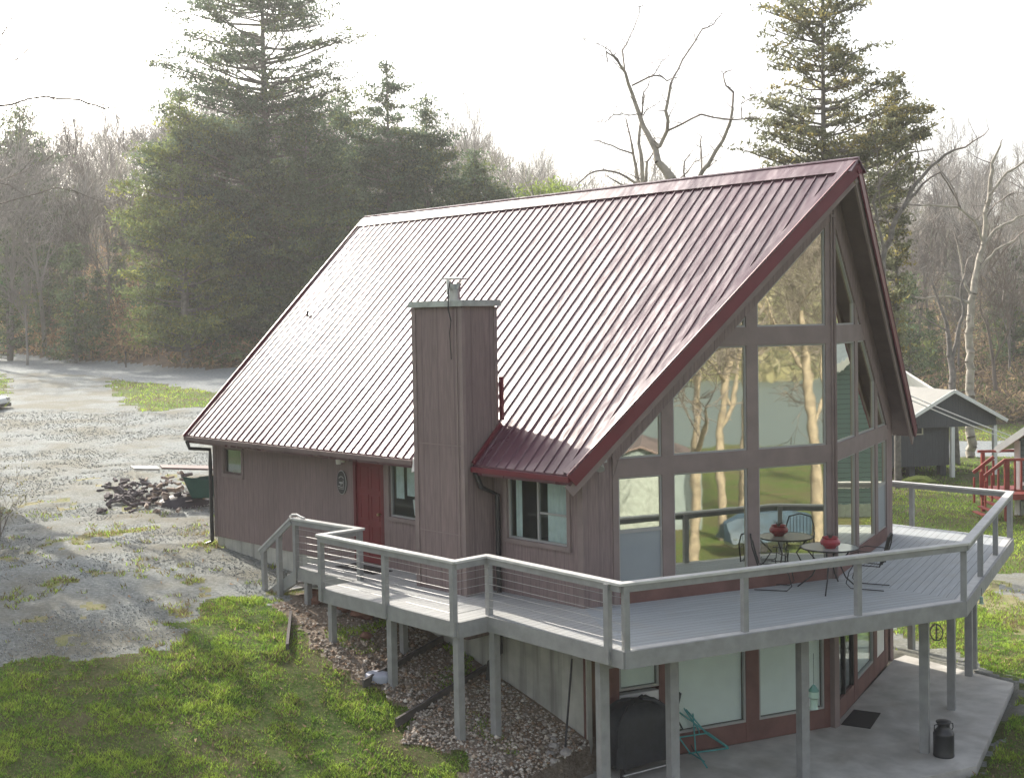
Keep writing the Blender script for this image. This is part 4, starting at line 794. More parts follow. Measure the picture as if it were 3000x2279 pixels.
def cedar_px(seed,name,label,ux,t,rows,trunk_r,col,grp=None,base_v=None,**kw):
    """rows: (v, u_left, u_right, density) as seen at distance t"""
    if isinstance(t,tuple): g_=ground_hit(*t); t=float((g_-CP)@Fv)+2
    k=max(1.,t/56); kw={'csize':.3,'bdens':9,'leafs':.115,**kw}
    if k>1.15: kw['csize']*=k; kw['bdens']/=k*.95; kw['leafs']*=k*.85; trunk_r*=k*.9
    rng=np.random.default_rng(seed); s=t/ (FOC/K)
    pz=at(ux,500,t); bx,by=pz[0],pz[1]; gz=float(hgt(bx,by)); rows=sorted(rows,key=lambda r:-r[0])
    pr=[]
    for v,ul,ur,dn in rows:
        z=at(ux,v,t)[2]-gz
        if z<.3: z=.3+.01*len(pr)
        pr.append((z,max(.05,(ux-ul)*s),max(.05,(ur-ux)*s),dn))
    pr.sort(); return cedar(rng,name,label,(bx,by,gz-.2),gz+pr[-1][0]+.3,pr,trunk_r,col,grp,**kw)
GRN=(.120,.170,.090); GRD=(.108,.155,.098); GRY=(.18,.225,.085); GRO=(.18,.19,.115)
EG='evergreen cedars behind the chalet'
cedar_px(1,'cedar_tree','tallest cedar behind the roof with sparse ragged limbs on its bare upper trunk',578,90,[(-130,540,620,.5),(-60,440,710,.42),(0,365,770,.42),(60,340,780,.44),(110,345,775,.40),(165,360,770,.42),(200,370,765,.55),(250,340,760,.7),(310,310,770,.9),(420,300,780,1),(560,300,780,1),(700,320,760,1),(780,380,720,.8)],.33,GRD,EG,dens=1.2,bdens=20,up=.22,csize=.25)
cedar_px(2,'cedar_tree','yellowish green bushy cedar left of the tallest cedar, above the gravel drive',395,(395,800),[(205,375,400,.4),(260,330,440,.6),(300,300,455,.8),(360,280,480,.9),(450,255,520,1),(530,238,540,1),(640,262,560,1),(700,275,580,.9),(760,330,580,.5)],.24,GRY,EG,dens=1.0,bdens=15)
cedar_px(3,'cedar_tree','dark cedar close behind the rear rake of the red roof',665,86,[(205,650,675,.5),(250,610,710,.8),(330,575,745,1),(430,540,780,1),(560,520,790,1),(700,520,780,1),(790,500,760,1)],.22,GRN,EG,dens=1.0,bdens=15)
cedar_px(4,'cedar_tree','pointed cedar with visible spire between the tallest cedar and the roof ridge',842,92,[(128,838,846,.7),(150,825,860,.8),(175,815,885,.7),(200,782,888,.65),(235,765,890,.7),(270,750,900,.9),(340,735,930,1),(430,725,945,1),(520,730,930,1)],.2,GRD,EG,dens=.95,bdens=14,csize=.25)
cedar_px(5,'cedar_tree','shorter cedar right of the pointed one, its top leaning over the ridge',925,95,[(203,920,930,.8),(230,898,955,.9),(270,890,972,.85),(310,875,995,1),(370,860,1010,1),(440,850,1030,1)],.16,GRD,EG,dens=1.,bdens=15)
cedar_px(6,'cedar_tree','small low cedar at the right end of the cedar row above the ridge',1028,98,[(318,1024,1034,.7),(345,1005,1056,.9),(380,985,1080,1),(415,960,1105,1),(450,950,1110,1)],.13,GRN,EG,dens=1.,bdens=16)
cedar_px(7,'cedar_tree','bushy mid green cedar filling the gap between the two spires',752,97,[(190,745,760,.6),(230,715,795,.9),(300,690,820,1),(380,670,840,1),(470,660,850,1),(560,660,840,1)],.2,GRN,EG,dens=1.,bdens=13)
cedar_px(8,'cedar_tree','grey green cedar with bare lower trunk at the left edge beyond the drive',50,(50,706),[(225,30,60,.5),(255,-20,110,.7),(320,-50,140,.8),(400,-70,165,.9),(480,-70,190,.8),(560,-50,160,.6),(610,-20,110,.3)],.22,GRN,EG,dens=.8,bdens=13,csize=.28)
cedar_px(9,'cedar_tree','open crowned cedar rising behind the ridge peak at the right',1780,50,[(-140,1745,1800,.6),(-60,1700,1850,.6),(0,1650,1900,.55),(40,1630,1915,.55),(75,1630,1935,.6),(110,1648,1950,.62),(160,1652,1935,.55),(215,1640,1950,.6),(260,1625,1975,.6),(300,1605,1985,.6),(345,1590,1980,.6),(400,1570,1960,.5),(450,1580,1930,.5)],.25,GRO,EG,dens=.95,bdens=18,csize=.22,up=.3)
cedar_px(10,'cedar_tree','smaller cedar reaching out right of the ridge peak',1935,54,[(150,1928,1940,.5),(190,1905,1965,.7),(220,1885,2000,.7),(250,1870,2030,.75),(300,1870,2020,.7),(350,1860,1990,.6),(420,1865,1960,.7),(520,1870,1950,.9),(650,1875,1950,.8),(760,1880,1945,.7)],.16,GRO,EG,dens=1.0,bdens=18,csize=.22,up=.35)
# off-frame trees to the left that shade the lawn and gravel
cedar(np.random.default_rng(21),'cedar_tree','cedar standing outside the left edge of the picture beside the lawn',(-8.5,-10.,-.7),13.5,[(1.5,3.2,3.2,1),(6,2.6,2.6,1),(11,1.2,1.2,.9),(14,.2,.2,.8)],.3,GRD,EG,dens=1.1,bdens=13,csize=.4,leafs=.13,per=30)
cedar(np.random.default_rng(22),'cedar_tree','second cedar outside the left edge, nearer the camera side of the lawn',(-3.,-13.5,-.9),12.,[(1.5,3.0,3.,1),(6,2.4,2.4,1),(11,1.2,1.2,.9),(12.8,.2,.2,.8)],.3,GRD,EG,dens=1.1,bdens=13,csize=.4,leafs=.13,per=30)
cedar(np.random.default_rng(23),'cedar_tree','third cedar outside the left edge at the corner of the drive',(-11.,-4.7,-.5),12.5,[(3.,2.8,2.8,1),(7,3.,3.,1),(10,2.,2.,.9),(13.,.2,.2,.8)],.3,GRD,EG,dens=1.2,bdens=14,csize=.4,leafs=.13,per=30)
# hand-laid limbs: dead tree over the ridge ---------------------------------
def limbs(rng,t,paths,tw=2,twl=1.2,minr=.012):
    S=[]; s=t/(FOC/K)
    for path in paths:
        P=[]
        for (u,v,r,dt) in path: P.append((at(u,v,t+dt),r*s))
        for (a,ra),(b,rb) in zip(P[:-1],P[1:]):
            n=max(2,int(np.linalg.norm(b-a)/.35)); prev=a
            for i in range(n):
                f=(i+1)/n; q=a+(b-a)*f+(rng.normal(0,.02+ra*.15,3) if i<n-1 else 0); S.append((*prev,*q,ra+(rb-ra)*(i/n),ra+(rb-ra)*f)); prev=q
                if rng.uniform()<tw*.16 and ra<6*s:
                    d=rng.normal(0,1,3); d[2]=abs(d[2])*.7+.2; d/=np.linalg.norm(d); L=twl*rng.uniform(.3,1); p=q.copy(); r=max(minr,rb*.4)
                    for k in range(4): d=d+rng.normal(0,.3,3); d/=np.linalg.norm(d); q2=p+d*L/4; S.append((*p,*q2,r*(1-k*.2),r*(.8-k*.2))); p=q2
    return np.array(S)
def limb_tree(seed,t,label,paths,base_u,tw=2,twl=1.2,mt=None,grp=None,minr=.012,trunk_r=8,cat='tree'):
    rng=np.random.default_rng(seed); paths=[[(u,v,r*.86,dt) for u,v,r,dt in p] for p in paths]; S=limbs(rng,t,paths,tw,twl,minr); u,v=paths[0][0][:2]; p=at(u,v,t); gz=float(hgt(p[0],p[1])); s=t/(FOC/K)
    S=np.vstack([[(p[0]+.1,p[1]+.1,gz-.3,*p,paths[0][0][2]*s*1.35,paths[0][0][2]*s)],S]); return tree_from(S,'bare_tree',label,cat,(p[0],p[1],gz),grp,thr=.05,mt=mt)
BT='bare trees over the roof'
limb_tree(31,44,'dead forked tree with bare crooked limbs above the middle of the ridge',[
 [(1458,400,13,0),(1450,388,13,0),(1420,350,9,0),(1400,293,7.5,.3),(1380,247,6,.5),(1364,200,5,.6),(1350,157,4,.4),(1324,123,3,.2),(1309,113,2.2,0),(1313,135,1.2,0)],
 [(1350,157,3,.4),(1344,110,2.4,.6),(1360,80,2,.8),(1372,53,1.6,1),(1382,20,1.2,1.1),(1378,14,.8,1.1)],
 [(1340,143,2.6,.4),(1322,118,2,.2),(1308,104,1.4,0),(1262,88,1,-.2),(1250,72,.8,-.4)],
 [(1364,185,3,.6),(1400,167,2.6,.2),(1424,163,2.2,0),(1440,175,2,-.2),(1460,168,1.5,-.4)],
 [(1407,167,2,.1),(1424,143,1.6,.3),(1434,130,1.2,.4),(1450,117,.9,.5)],
 [(1385,253,2.6,.5),(1388,225,2.2,.3),(1390,200,1.8,0),(1404,172,1.3,0)],
 [(1388,250,2,.4),(1400,235,1.5,.2),(1425,220,1.1,0)],
 [(1375,247,2,.4),(1345,247,1.6,0),(1324,248,1.4,-.2),(1306,265,1.2,-.4),(1284,265,.8,-.5)],
 [(1405,300,5,.2),(1424,318,5,0),(1440,283,5,-.3),(1437,240,4.4,-.5),(1444,207,3.8,-.5),(1456,165,3.2,-.4),(1474,130,2.8,-.2),(1501,90,2.6,0),(1517,63,2.2,.2),(1541,53,1.7,.3),(1554,37,1.3,.3),(1560,30,1,.4)],
 [(1501,90,1.6,0),(1499,72,1.1,.2)],
 [(1440,283,3.4,-.3),(1474,267,3,-.6),(1514,247,2.8,-.8),(1574,258,2.4,-1),(1607,257,2,-1),(1640,255,1.5,-1.1)],
 [(1602,257,1.8,-1),(1600,225,1.4,-1),(1622,212,1.1,-1),(1645,200,.8,-1)],
 [(1462,398,8,0),(1490,392,7,-.2),(1510,383,6,-.4),(1531,353,5.4,-.5),(1561,303,4.6,-.6),(1577,263,4,-.8),(1584,200,3.3,-.8),(1569,187,2.8,-.8),(1562,160,2,-.7),(1580,152,1.2,-.6)],
 [(1515,375,3,-.4),(1514,320,2.4,-.3),(1515,295,1.8,-.3)],
 [(1480,388,3,.2),(1478,350,2.4,.4),(1492,330,1.4,.5)],[(1470,385,2.6,.1),(1500,350,1.6,.5),(1530,335,1,.8)]],1458,tw=6.5,twl=1.3,grp=BT,minr=.015,mt=m_barkl)
limb_tree(32,46,'cluster of slender bare stems left of the dead forked tree',[
 [(1385,415,6,0),(1384,333,5,0),(1380,293,4,.1),(1385,253,2.6,.2),(1392,205,1.6,.3)],
 [(1383,410,5,0),(1377,390,4.6,.2),(1367,333,3.6,.4),(1360,290,2.8,.4),(1352,257,2,.4)],
 [(1388,410,5,0),(1395,390,4.4,.3),(1397,350,3.4,.4),(1407,337,2.4,.5),(1412,318,1.4,.5)],
 [(1367,333,3,.4),(1337,323,2.4,0),(1304,310,2,-.3),(1274,303,1.4,-.5)],
 [(1380,405,4,0),(1374,397,3.6,-.1),(1337,375,3,-.4),(1304,368,2.6,-.6),(1270,377,2.2,-.8),(1245,400,1.6,-.9)],
 [(1378,408,3,0),(1340,398,2.4,.4),(1310,380,1.6,.6)]],1385,tw=3.4,twl=1.,grp=BT,minr=.014,mt=m_barkl)
limb_tree(33,66,'tall pale trunked bare tree behind the grey carport at the right',[
 [(2097,1003,12,0),(2094,827,10.5,0),(2094,693,9.5,0),(2097,650,9,0),(2107,593,7.5,.2),(2124,520,6.5,.4),(2137,417,5.4,.5),(2141,353,4,.4),(2161,313,2.4,.2),(2166,300,1,.2)],
 [(2137,420,3.4,.4),(2174,373,3,.2),(2211,350,2.6,0),(2260,340,2,0)],
 [(2124,525,4,.4),(2104,477,3.4,0),(2067,447,3,-.4),(2020,444,2.6,-.7),(1974,443,2.2,-1),(1930,440,1.8,-1)],
 [(2070,447,2.4,-.4),(2060,410,2,-.5),(2040,380,1.6,-.6),(2020,350,1,-.6)],
 [(2120,530,4,.3),(2160,490,3.4,.6),(2211,465,2.8,.8),(2260,440,2,1)],
 [(2110,590,3.6,.2),(2150,540,3,.3),(2190,520,2.4,.4),(2240,470,1.6,.5)],
 [(2097,650,4,0),(2080,600,3.4,0),(2075,560,2.8,.2),(2060,500,1.8,.3)],
 [(2097,655,3.6,0),(2040,640,3,-.3),(1990,645,2.6,-.6),(1950,630,2,-.8)],
 [(2130,470,2.4,.4),(2150,440,2,.4),(2190,415,1.6,.6)]],2097,tw=2.6,twl=2.2,mt=m_barkl,grp=None,minr=.022)
limb_tree(34,63,'dark twin stemmed bare tree left of the pale trunk by the carport',[
 [(2057,850,9,0),(2056,800,8,0),(2050,750,6.5,0),(2044,700,5,.2),(2030,660,3.6,.3),(2010,600,2.2,.3)],
 [(2055,775,6,0),(2068,720,5,.2),(2080,680,4,.3),(2075,620,2.6,.2),(2090,560,1.6,.3)],
 [(2047,715,2.6,0),(2000,690,2,0),(1960,670,1.3,0)]],2057,tw=3,twl=1.8,minr=.02)
limb_tree(35,48,'bare tree spreading curved limbs to the right of the roof peak',[
 [(1905,560,8,0),(1935,470,6.5,0),(1975,400,5,0),(2010,360,4,0),(2040,335,3.4,0),(2085,318,2.6,0),(2110,300,2,0),(2135,280,1.2,0)],
 [(1940,460,4,0),(1990,400,3.2,.4),(2030,372,2.6,.6),(2060,420,2.2,.8),(2075,450,1.5,.8)],
 [(1910,545,4,0),(1885,437,3.4,-.4),(1905,385,3,-.5),(1960,330,2.4,-.6),(2015,322,1.6,-.7)],
 [(1925,500,3,0),(1900,440,2.6,.3),(1895,330,2.2,.4),(1880,280,1.8,.5),(1895,200,1.2,.5)],
 [(1975,400,2.6,0),(1985,340,2.2,-.2),(1970,290,1.8,-.3)]],1905,tw=3,twl=1.8,grp=BT,minr=.018)
# overhanging twigs at upper left, from a tree outside the frame
limb_tree(36,30,'bare branch reaching in over the drive from outside the left edge',[
 [(-260,700,20,0),(-250,520,16,0),(-220,380,10,0),(-120,280,5,0),(-30,238,3.2,0),(25,226,2.6,0),(60,214,2.2,0),(100,208,2.4,0),(150,214,2.6,.1),(190,224,2.4,.2),(222,234,2.2,.3),(255,232,1.2,.4)],
 [(103,209,1.8,0),(125,220,1.7,-.1),(145,240,1.5,-.2),(158,258,1.2,-.2),(163,290,1,-.2),(164,330,.7,-.2)],
 [(118,232,1.2,0),(135,258,1,0),(142,290,.8,0),(150,330,.6,0)],
 [(222,234,1.4,.3),(245,246,1.1,.3),(265,262,1,.3),(268,295,.8,.3),(270,325,.6,.3)],
 [(-60,262,2,0),(0,258,1.6,0),(50,266,1.2,0)],
 [(-150,300,3,0),(-60,380,2.2,0),(20,400,1.4,0),(70,430,.8,0)],[(-150,300,2.6,0),(0,440,1.8,0),(120,405,1.4,.2),(190,425,1.2,.3),(250,445,.8,.3)]],-260,tw=1.6,twl=1.1,minr=.008)
# bare shrub at the lower left edge
rng=np.random.default_rng(40); gp_=ground_hit(8,1165)
for i,(du,dv,lb) in enumerate(((0,0,'leafless shrub with thin arching twigs at the left edge of the gravel'),(-35,-60,'second leafless shrub behind the first at the left edge'))):
    g=ground_hit(8+du,1165+dv); S=np.vstack([bare_segs(np.random.default_rng(41+i*7+k),(g[0]+rng.normal(0,.1),g[1]+rng.normal(0,.1),g[2]-.05),1.9,.016,spread=.7,lean=(rng.normal(0,.5),rng.normal(0,.5)),depth=3,minr=.004,limit=60) for k in range(4)])
    V,F_=tubes_np(S,3); T=thing('shrub',lb,'shrub',tuple(g)); mesh_np('branches',V,F_,m_twig,T)
    C=S[rng.integers(0,len(S),220),3:6]+rng.normal(0,.03,(220,3)); V,F_,cc=leaves_np(rng,C,np.array([[.30,.30,.14]])*rng.uniform(.6,1.3,(220,1)),.04); mesh_np('leaves',V,F_,m_leaf,T,col=cc)
for i,(x,y,zt_,lb_) in enumerate(((-17.2,-1.0,25,'very tall open crowned pine outside the left edge beside the drive'),(-13.5,-3.6,24,'second very tall pine outside the left edge beside the lawn'),(-20.5,-4.5,27,'third very tall pine outside the left edge behind the other two'))):
    cedar(np.random.default_rng(24+i),'pine_tree',lb_,(x,y,-.5),zt_,[(14.5,1.6,1.2,.7),(17,2.6,2.0,.8),(20,2.6,2.2,.8),(23,1.6,1.6,.8),(zt_+.3,.3,.3,.8)],.36,GRD,None,dens=.55,bdens=8,csize=.4,leafs=.16,per=24)
# trunk off the left edge whose shadow crosses the drive
S=bare_segs(np.random.default_rng(50),(-17.5,-.8,-.4),15,.52,spread=.5,depth=4,first=.6,limit=1800); tree_from(S,'bare_tree','tall bare tree outside the left edge that throws its shadow over the gravel','tree',(-17.5,-.8,-.4))
# ---- wooded hillside -----------------------------------------------------
def forest():
    rng=np.random.default_rng(60); protos=[]
    m_f=[M('far_bark_grey',(.20,.185,.17),.9,.3,.5),M('far_bark_brown',(.16,.135,.115),.9,.3,.5),M('far_bark_pale',(.30,.28,.25),.9,.3,.5)]
    for k in range(7):
        S=bare_segs(np.random.default_rng(70+k),(0,0,-.4),(12,13,15,11,14,12.5,16)[k],(.17,.2,.24,.15,.2,.16,.26)[k],spread=(.42,.5,.45,.6,.4,.5,.42)[k],depth=4,nmain=6,first=.45,minr=.022,limit=1500)
        V,F_=tubes_np(S,3); protos.append((V,F_,m_f[k%3]))
    used={}; n=0; pts=[]
    labs=['leafless grey tree on the hillside','leafless brown tree on the hillside','pale barked leafless tree on the hillside']
    tries=0
    while n<275 and tries<9000:
        tries+=1; t=88+rng.uniform()**.9*112; a=rng.uniform(-.46,.46)
        x=CP[0]+t*(Fh[0]+Rh[0]*a); y=CP[1]+t*(Fh[1]+Rh[1]*a)
        u=(PX+FOC*a)/K
        if 330<u<1850 and t<125 and rng.uniform()<.7: continue
        if 1150<u<1880 and t<150: 
            if rng.uniform()<.6: continue
        if any((x-p[0])**2+(y-p[1])**2<7 for p in pts): continue
        pts.append((x,y)); k=int(rng.integers(0,7)); z=float(hgt(x,y))
        if k not in used:
            V,F_,mm=protos[k]; o=mesh_np('bare_tree',V,F_,mm,world=False); used[k]=o
        else: o=used[k].copy(); COL.objects.link(o)
        sc=rng.uniform(.75,1.15)*(.8 if 1050<u<1900 else 1); o.location=(x,y,z); o.rotation_euler=(rng.normal(0,.04),rng.normal(0,.04),rng.uniform(0,6.28)); o.scale=(sc,sc,sc*rng.uniform(.9,1.15)); wh=' beyond the gravel drive' if u<420 else ' behind the carport' if u>1850 else ' on the skyline behind the ridge'; tag(o,labs[k%3]+wh,'tree','leafless '+('grey','brown','pale barked')[k%3]+' trees'+wh); n+=1
    # scattered hillside evergreens
    P0=None
    spots=[(20,96),(110,104),(165,92),(215,98),(255,110),(150,125),(60,130),(300,130),(1965,88),(2010,100),(1925,92),(2190,105),(2150,120),(1900,110),(2060,130),(1230,150),(1180,160),(1290,165)]
    for i,(u,t) in enumerate(spots):
        a=(u*K-PX)/FOC; x=CP[0]+t*(Fh[0]+Rh[0]*a); y=CP[1]+t*(Fh[1]+Rh[1]*a); z=float(hgt(x,y))
        if P0 is None:
            P0=cedar(np.random.default_rng(81),'cedar_tree','x',(x,y,z-.2),z+9,[(.8,2.2,2.2,1),(4,1.7,1.7,1),(7,.8,.8,1),(9,.1,.1,.8)],.14,GRN,'young cedars on the hillside',dens=.5,bdens=10,csize=.4,leafs=.15,per=34); T=P0
        else:
            T=P0.copy(); COL.objects.link(T)
            for c in P0.children: d=c.copy(); COL.objects.link(d); d.parent=T
        sc=rng.uniform(.6,1.25); T.location=(x,y,z-.2); T.scale=(sc,sc,sc); T.rotation_euler=(0,0,rng.uniform(0,6.28))
        side='left' if u<500 else 'right' if u>1800 else 'middle'
        tag(T,f'young green cedar among bare trees on the {side} part of the hillside','tree',f'young cedars on the {side} hillside')
    # spring green tree
    t=112; p=at(1142,372,t); g=float(hgt(p[0],p[1])); H_=p[2]+1.2-g
    S=bare_segs(np.random.default_rng(90),(p[0],p[1],g-.3),H_,.18,depth=4,limit=1400,minr=.02); rg=np.random.default_rng(91); C=S[:,3:6][S[:,5]>g+H_*.35]; C=np.repeat(C,14,0)+rg.normal(0,.4,(len(C)*14,3))
    V,F_,cc=leaves_np(rg,C,np.array([[.27,.36,.06]])*rg.uniform(.6,1.3,(len(C),1)),.2); T=tree_from(S,'leafing_tree','bright yellow green leafing tree on the skyline above the ridge','tree',(p[0],p[1],g-.3)); mesh_np('foliage',V,F_,m_leaf,T,col=cc)
forest()
def woods():
    rng=np.random.default_rng(130); N=60000; A=rng.uniform(-.5,.5,N); T=rng.uniform(104,215,N); x=CP[0]+T*(Fh[0]+Rh[0]*A); y=CP[1]+T*(Fh[1]+Rh[1]*A); L=rng.uniform(.8,3.2,N); z=hgt(x,y)+rng.uniform(0,1,N)**.8*10.5*(.7+.5*vnoise(x,y,14,9)); a=rng.uniform(0,6.28,N); ln=rng.normal(0,.45,(N,3)); ln[:,2]=1
    p=np.stack([x,y,z],-1); o=np.stack([np.cos(a),np.sin(a),0*a],-1)*(.022+.03*(rng.uniform(size=N)<.15))[:,None]; V=np.stack([p-o,p+o,p+ln*L[:,None]],1).reshape(-1,3)
    pal=np.array([(.22,.21,.19),(.17,.155,.14),(.28,.26,.22),(.15,.17,.12)]); C=np.repeat(pal[rng.integers(0,4,N)]*rng.uniform(.7,1.3,(N,1)),3,0); o=mesh_np('distant_woods',V,np.arange(3*N).reshape(-1,3),m_leaf,col=C); o['kind']='stuff'
woods()
def brush():
    rng=np.random.default_rng(95); N=260000; A=rng.uniform(-.5,.5,N); T=80+80*rng.uniform(size=N)**1.6; x=CP[0]+T*(Fh[0]+Rh[0]*A); y=CP[1]+T*(Fh[1]+Rh[1]*A); cl=vnoise(x,y,3,96)*.6+vnoise(x,y,9,97)*.6
    k=(zone(x,y)==0)&(cl+rng.uniform(size=N)*.4>.60)&((A<-.18)|(A>.2)|(rng.uniform(size=N)<.2)); x,y,cl,A=x[k],y[k],cl[k],A[k]; N=len(x); h=rng.uniform(.4,1.5,N)*(.4+cl); z=hgt(x,y)
    C=np.stack([x,y,z+h*rng.uniform(.0,1,N)],-1); pal=np.array([(.42,.27,.15),(.30,.23,.16),(.17,.21,.09),(.46,.35,.2),(.2,.16,.13)]); ci=np.where(A<0,rng.choice([0,1,3,0,2],N),rng.choice([1,4,3,2,1],N))
    V,F_,cc=leaves_np(rng,C,pal[ci]*rng.uniform(.5,1.3,(N,1)),.17,aspect=3); o=mesh_np('brush',V,F_,m_leaf,col=cc); o['kind']='stuff'
brush()
# ---------------------------------------------------------------- neighbours on the right
m_shed=siding('siding_charcoal',(.7,.7,0),(.085,.09,.10),.3); m_teals=M('siding_teal',(.085,.13,.135),.7,.1,2); m_tan=M('roof_metal_pale',(.20,.195,.17),.45,.1,2); m_redd=M('red_deck_paint',(.26,.035,.025),.55,.2,4)
ap=at(2784/K,1143/K,58.); gz=float(hgt(ap[0],ap[1])); CPT=thing('carport_shed','small charcoal gabled shed with open carport bay and white posts','shed',(ap[0],ap[1],gz),R(46.7+14))
ha=ap[2]-gz; hw=2.35; he=ha-1.25
def lb(name,parent,mat,*boxes,**kw):
    mb=MB()
    for b in boxes: mb.box(*b)
    return mb.build(name,mat,parent,world=False,**kw)
mb=MB(); mb.prism([(-hw,0,he),(hw,0,he),(0,0,ha-.05)],[(-hw,.1,he),(hw,.1,he),(0,.1,ha-.05)]); mb.box(-hw,hw,0.002,.098,he-.42,he+.01); mb.build('gable',m_shed,CPT,world=False)
for sx in (-1,1):
    mb=MB(); a=[(0,-.35,ha+.02),(sx*(hw+.35),-.35,he-.16),(sx*(hw+.35),7.5,he-.16),(0,7.5,ha+.02)]; mb.prism(a,[(x,y,z-.06) for x,y,z in a]); mb.build('roof_slope',m_tan if sx<0 else M('roof_pale_grey',(.5,.5,.48),.5,.1),CPT,world=False)
    mb=MB(); mb.bar((0,-.37,ha-.02),(sx*(hw+.35),-.37,he-.2),.04,.16); mb.build('fascia',m_white,CPT,world=False)
wl_=lb('wall',CPT,m_shed,(-3.6,.15,.35,6.5,.5,he-.1)); lb('wall',CPT,m_shed,(.2,.7,2.6,6.4,.3,he-.1))
fw=lb('window',CPT,M('window_trim_cream',(.5,.47,.36),.6,.05),(-1.95,-1.2,.30,.349,he-.75,he-.70),(-1.95,-1.2,.30,.349,he-.38,he-.33),(-1.95,-1.89,.30,.349,he-.70,he-.38),(-1.26,-1.2,.30,.349,he-.70,he-.38)); lb('pane',fw,m_dark,(-1.89,-1.26,.33,.345,he-.70,he-.38))
for x,y in ((0.05,-.05),(.75,2.2),(2.3,.05),(2.3,5.5)): lb('post',CPT,m_white,(x-.085,x+.085,y-.085,y+.085,-.1,he-.42))
for x in (-3.3,-1.6,0): lb('pier',CPT,m_shed,(x-.15,x+.15,.6,.9,-.1,.5))
g=ground_hit(1985,1042); rock('boulder',float(g[0]),float(g[1]),.45,'yellow green mossy mound under the raised shed','rock',M('moss',(.2,.24,.05),.9,.3,8),sz=(1.6,.8,.5),seed=3)
# second roof edge behind
a=at(1955,800,66); b=at(2035,850,63); mb=MB(); d=b-a; back=np.array([Fh[0],Fh[1],0])*5
mb.prism([a,b,b+back,a+back],[q-np.array([0,0,.12]) for q in (a,b,b+back,a+back)]); RS=thing('rear_roof','pale edged low roof of another outbuilding behind the carport','outbuilding',tuple(np.array([*(a+back*.5)[:2],float(hgt(*(a+back*.5)[:2]))]))); mb.build('roof',m_white,RS)
for q in (a,b,b+back,a+back): mb=MB(); z=float(hgt(q[0],q[1])); mb.box(q[0]-.06,q[0]+.06,q[1]-.06,q[1]+.06,z-.1,q[2]-.1); mb.build('post',m_white,RS)
for i,(dv,lb_) in enumerate(((0,'upper of two pale overhead wires crossing in front of the carport'),(9,'lower of two pale overhead wires crossing in front of the carport'))):
    mb=MB(); P=[at(1960+(2290-1960)*f,852+dv+(905+74-852+dv*.2)*f+4*math.sin(math.pi*f)*1.,50+3*f) for f in np.linspace(0,1,12)]; mb.tube(P,.022,5); o=mb.build('overhead_wire',m_white,origin=tuple(P[0])); tag(o,lb_,'wire','overhead wires')
# pole carrying them, out of frame
q=at(2290,980,53.5); mb=MB(); z=float(hgt(q[0],q[1])); mb.tube([(q[0],q[1],z-.3),(q[0],q[1],q[2]+.6)],.1,8); o=mb.build('utility_pole',m_barkd,origin=(q[0],q[1],z)); tag(o,'short utility pole just outside the right edge','pole')
# neighbour's house
c0=at(2979/K,1450/K,47.); gz=float(hgt(c0[0],c0[1])); NH=thing('neighbour_house','teal sided neighbour house with white corner trim at the right edge','house',(c0[0],c0[1],gz),R(-10))
EH=at(2979/K,1290/K,47.)[2]-gz
mb=MB(); mb.prism([(0,0,-.2),(11,0,-.2),(11,0,EH),(5.5,0,EH+3.6),(0,0,EH)],[(0,9,-.2),(11,9,-.2),(11,9,EH),(5.5,9,EH+3.6),(0,9,EH)])
q=NT('siding_teal_lap'); zc=q.n('ShaderNodeSeparateXYZ',{0:q.pos()}).outputs['Z']; f=q.math('FRACT',q.math('DIVIDE',zc,.18)); q.set('Base Color',q.mix(q.math('LESS_THAN',f,.12),(.10,.16,.165),(.03,.05,.05))); q.set('Roughness',.7); q.bump(f,.4,.02)
mb.build('wall',q.m,NH,world=False)
lb('corner_trim',NH,m_white,(-.06,.16,-.06,-.001,-.1,EH)); lb('corner_trim',NH,m_white,(10.85,11.05,-.06,-.001,-.1,EH))
for sx in (-1,1):
    mb=MB(); x0=5.5; a=[(x0,-.5,EH+3.7),(x0+sx*6.,-.5,EH-.23),(x0+sx*6.,9.4,EH-.23),(x0,9.4,EH+3.7)]; mb.prism(a,[(x,y,z-.14) for x,y,z in a]); mb.build('roof_slope',m_gray,NH,world=False)
    mb=MB(); mb.bar((x0,-.52,EH+3.58),(x0+sx*6.,-.52,EH-.35),.05,.24); mb.build('fascia',m_white,NH,world=False)
    mb=MB(); mb.tube([(x0+sx*6.05,-.5,EH-.3),(x0+sx*6.05,9.4,EH-.3)],.07,8); mb.build('gutter',m_white,NH,world=False)
for xa in (2.5,7.2):
    w_=lb('window',NH,m_white,(xa,xa+1.2,-.04,-.001,EH-1.2,EH-1.1),(xa,xa+1.2,-.04,-.001,EH-.1,EH),(xa,xa+.1,-.04,-.001,EH-1.1,EH-.1),(xa+1.1,xa+1.2,-.04,-.001,EH-1.1,EH-.1)); lb('pane',w_,m_dark,(xa+.1,xa+1.1,-.02,-.002,EH-1.1,EH-.1))
lb('band_trim',NH,m_white,(.2,10.8,-.05,-.002,EH-1.62,EH-1.5)); lb('skirting',NH,m_gray,(.2,10.8,-.04,-.003,-.1,.5))
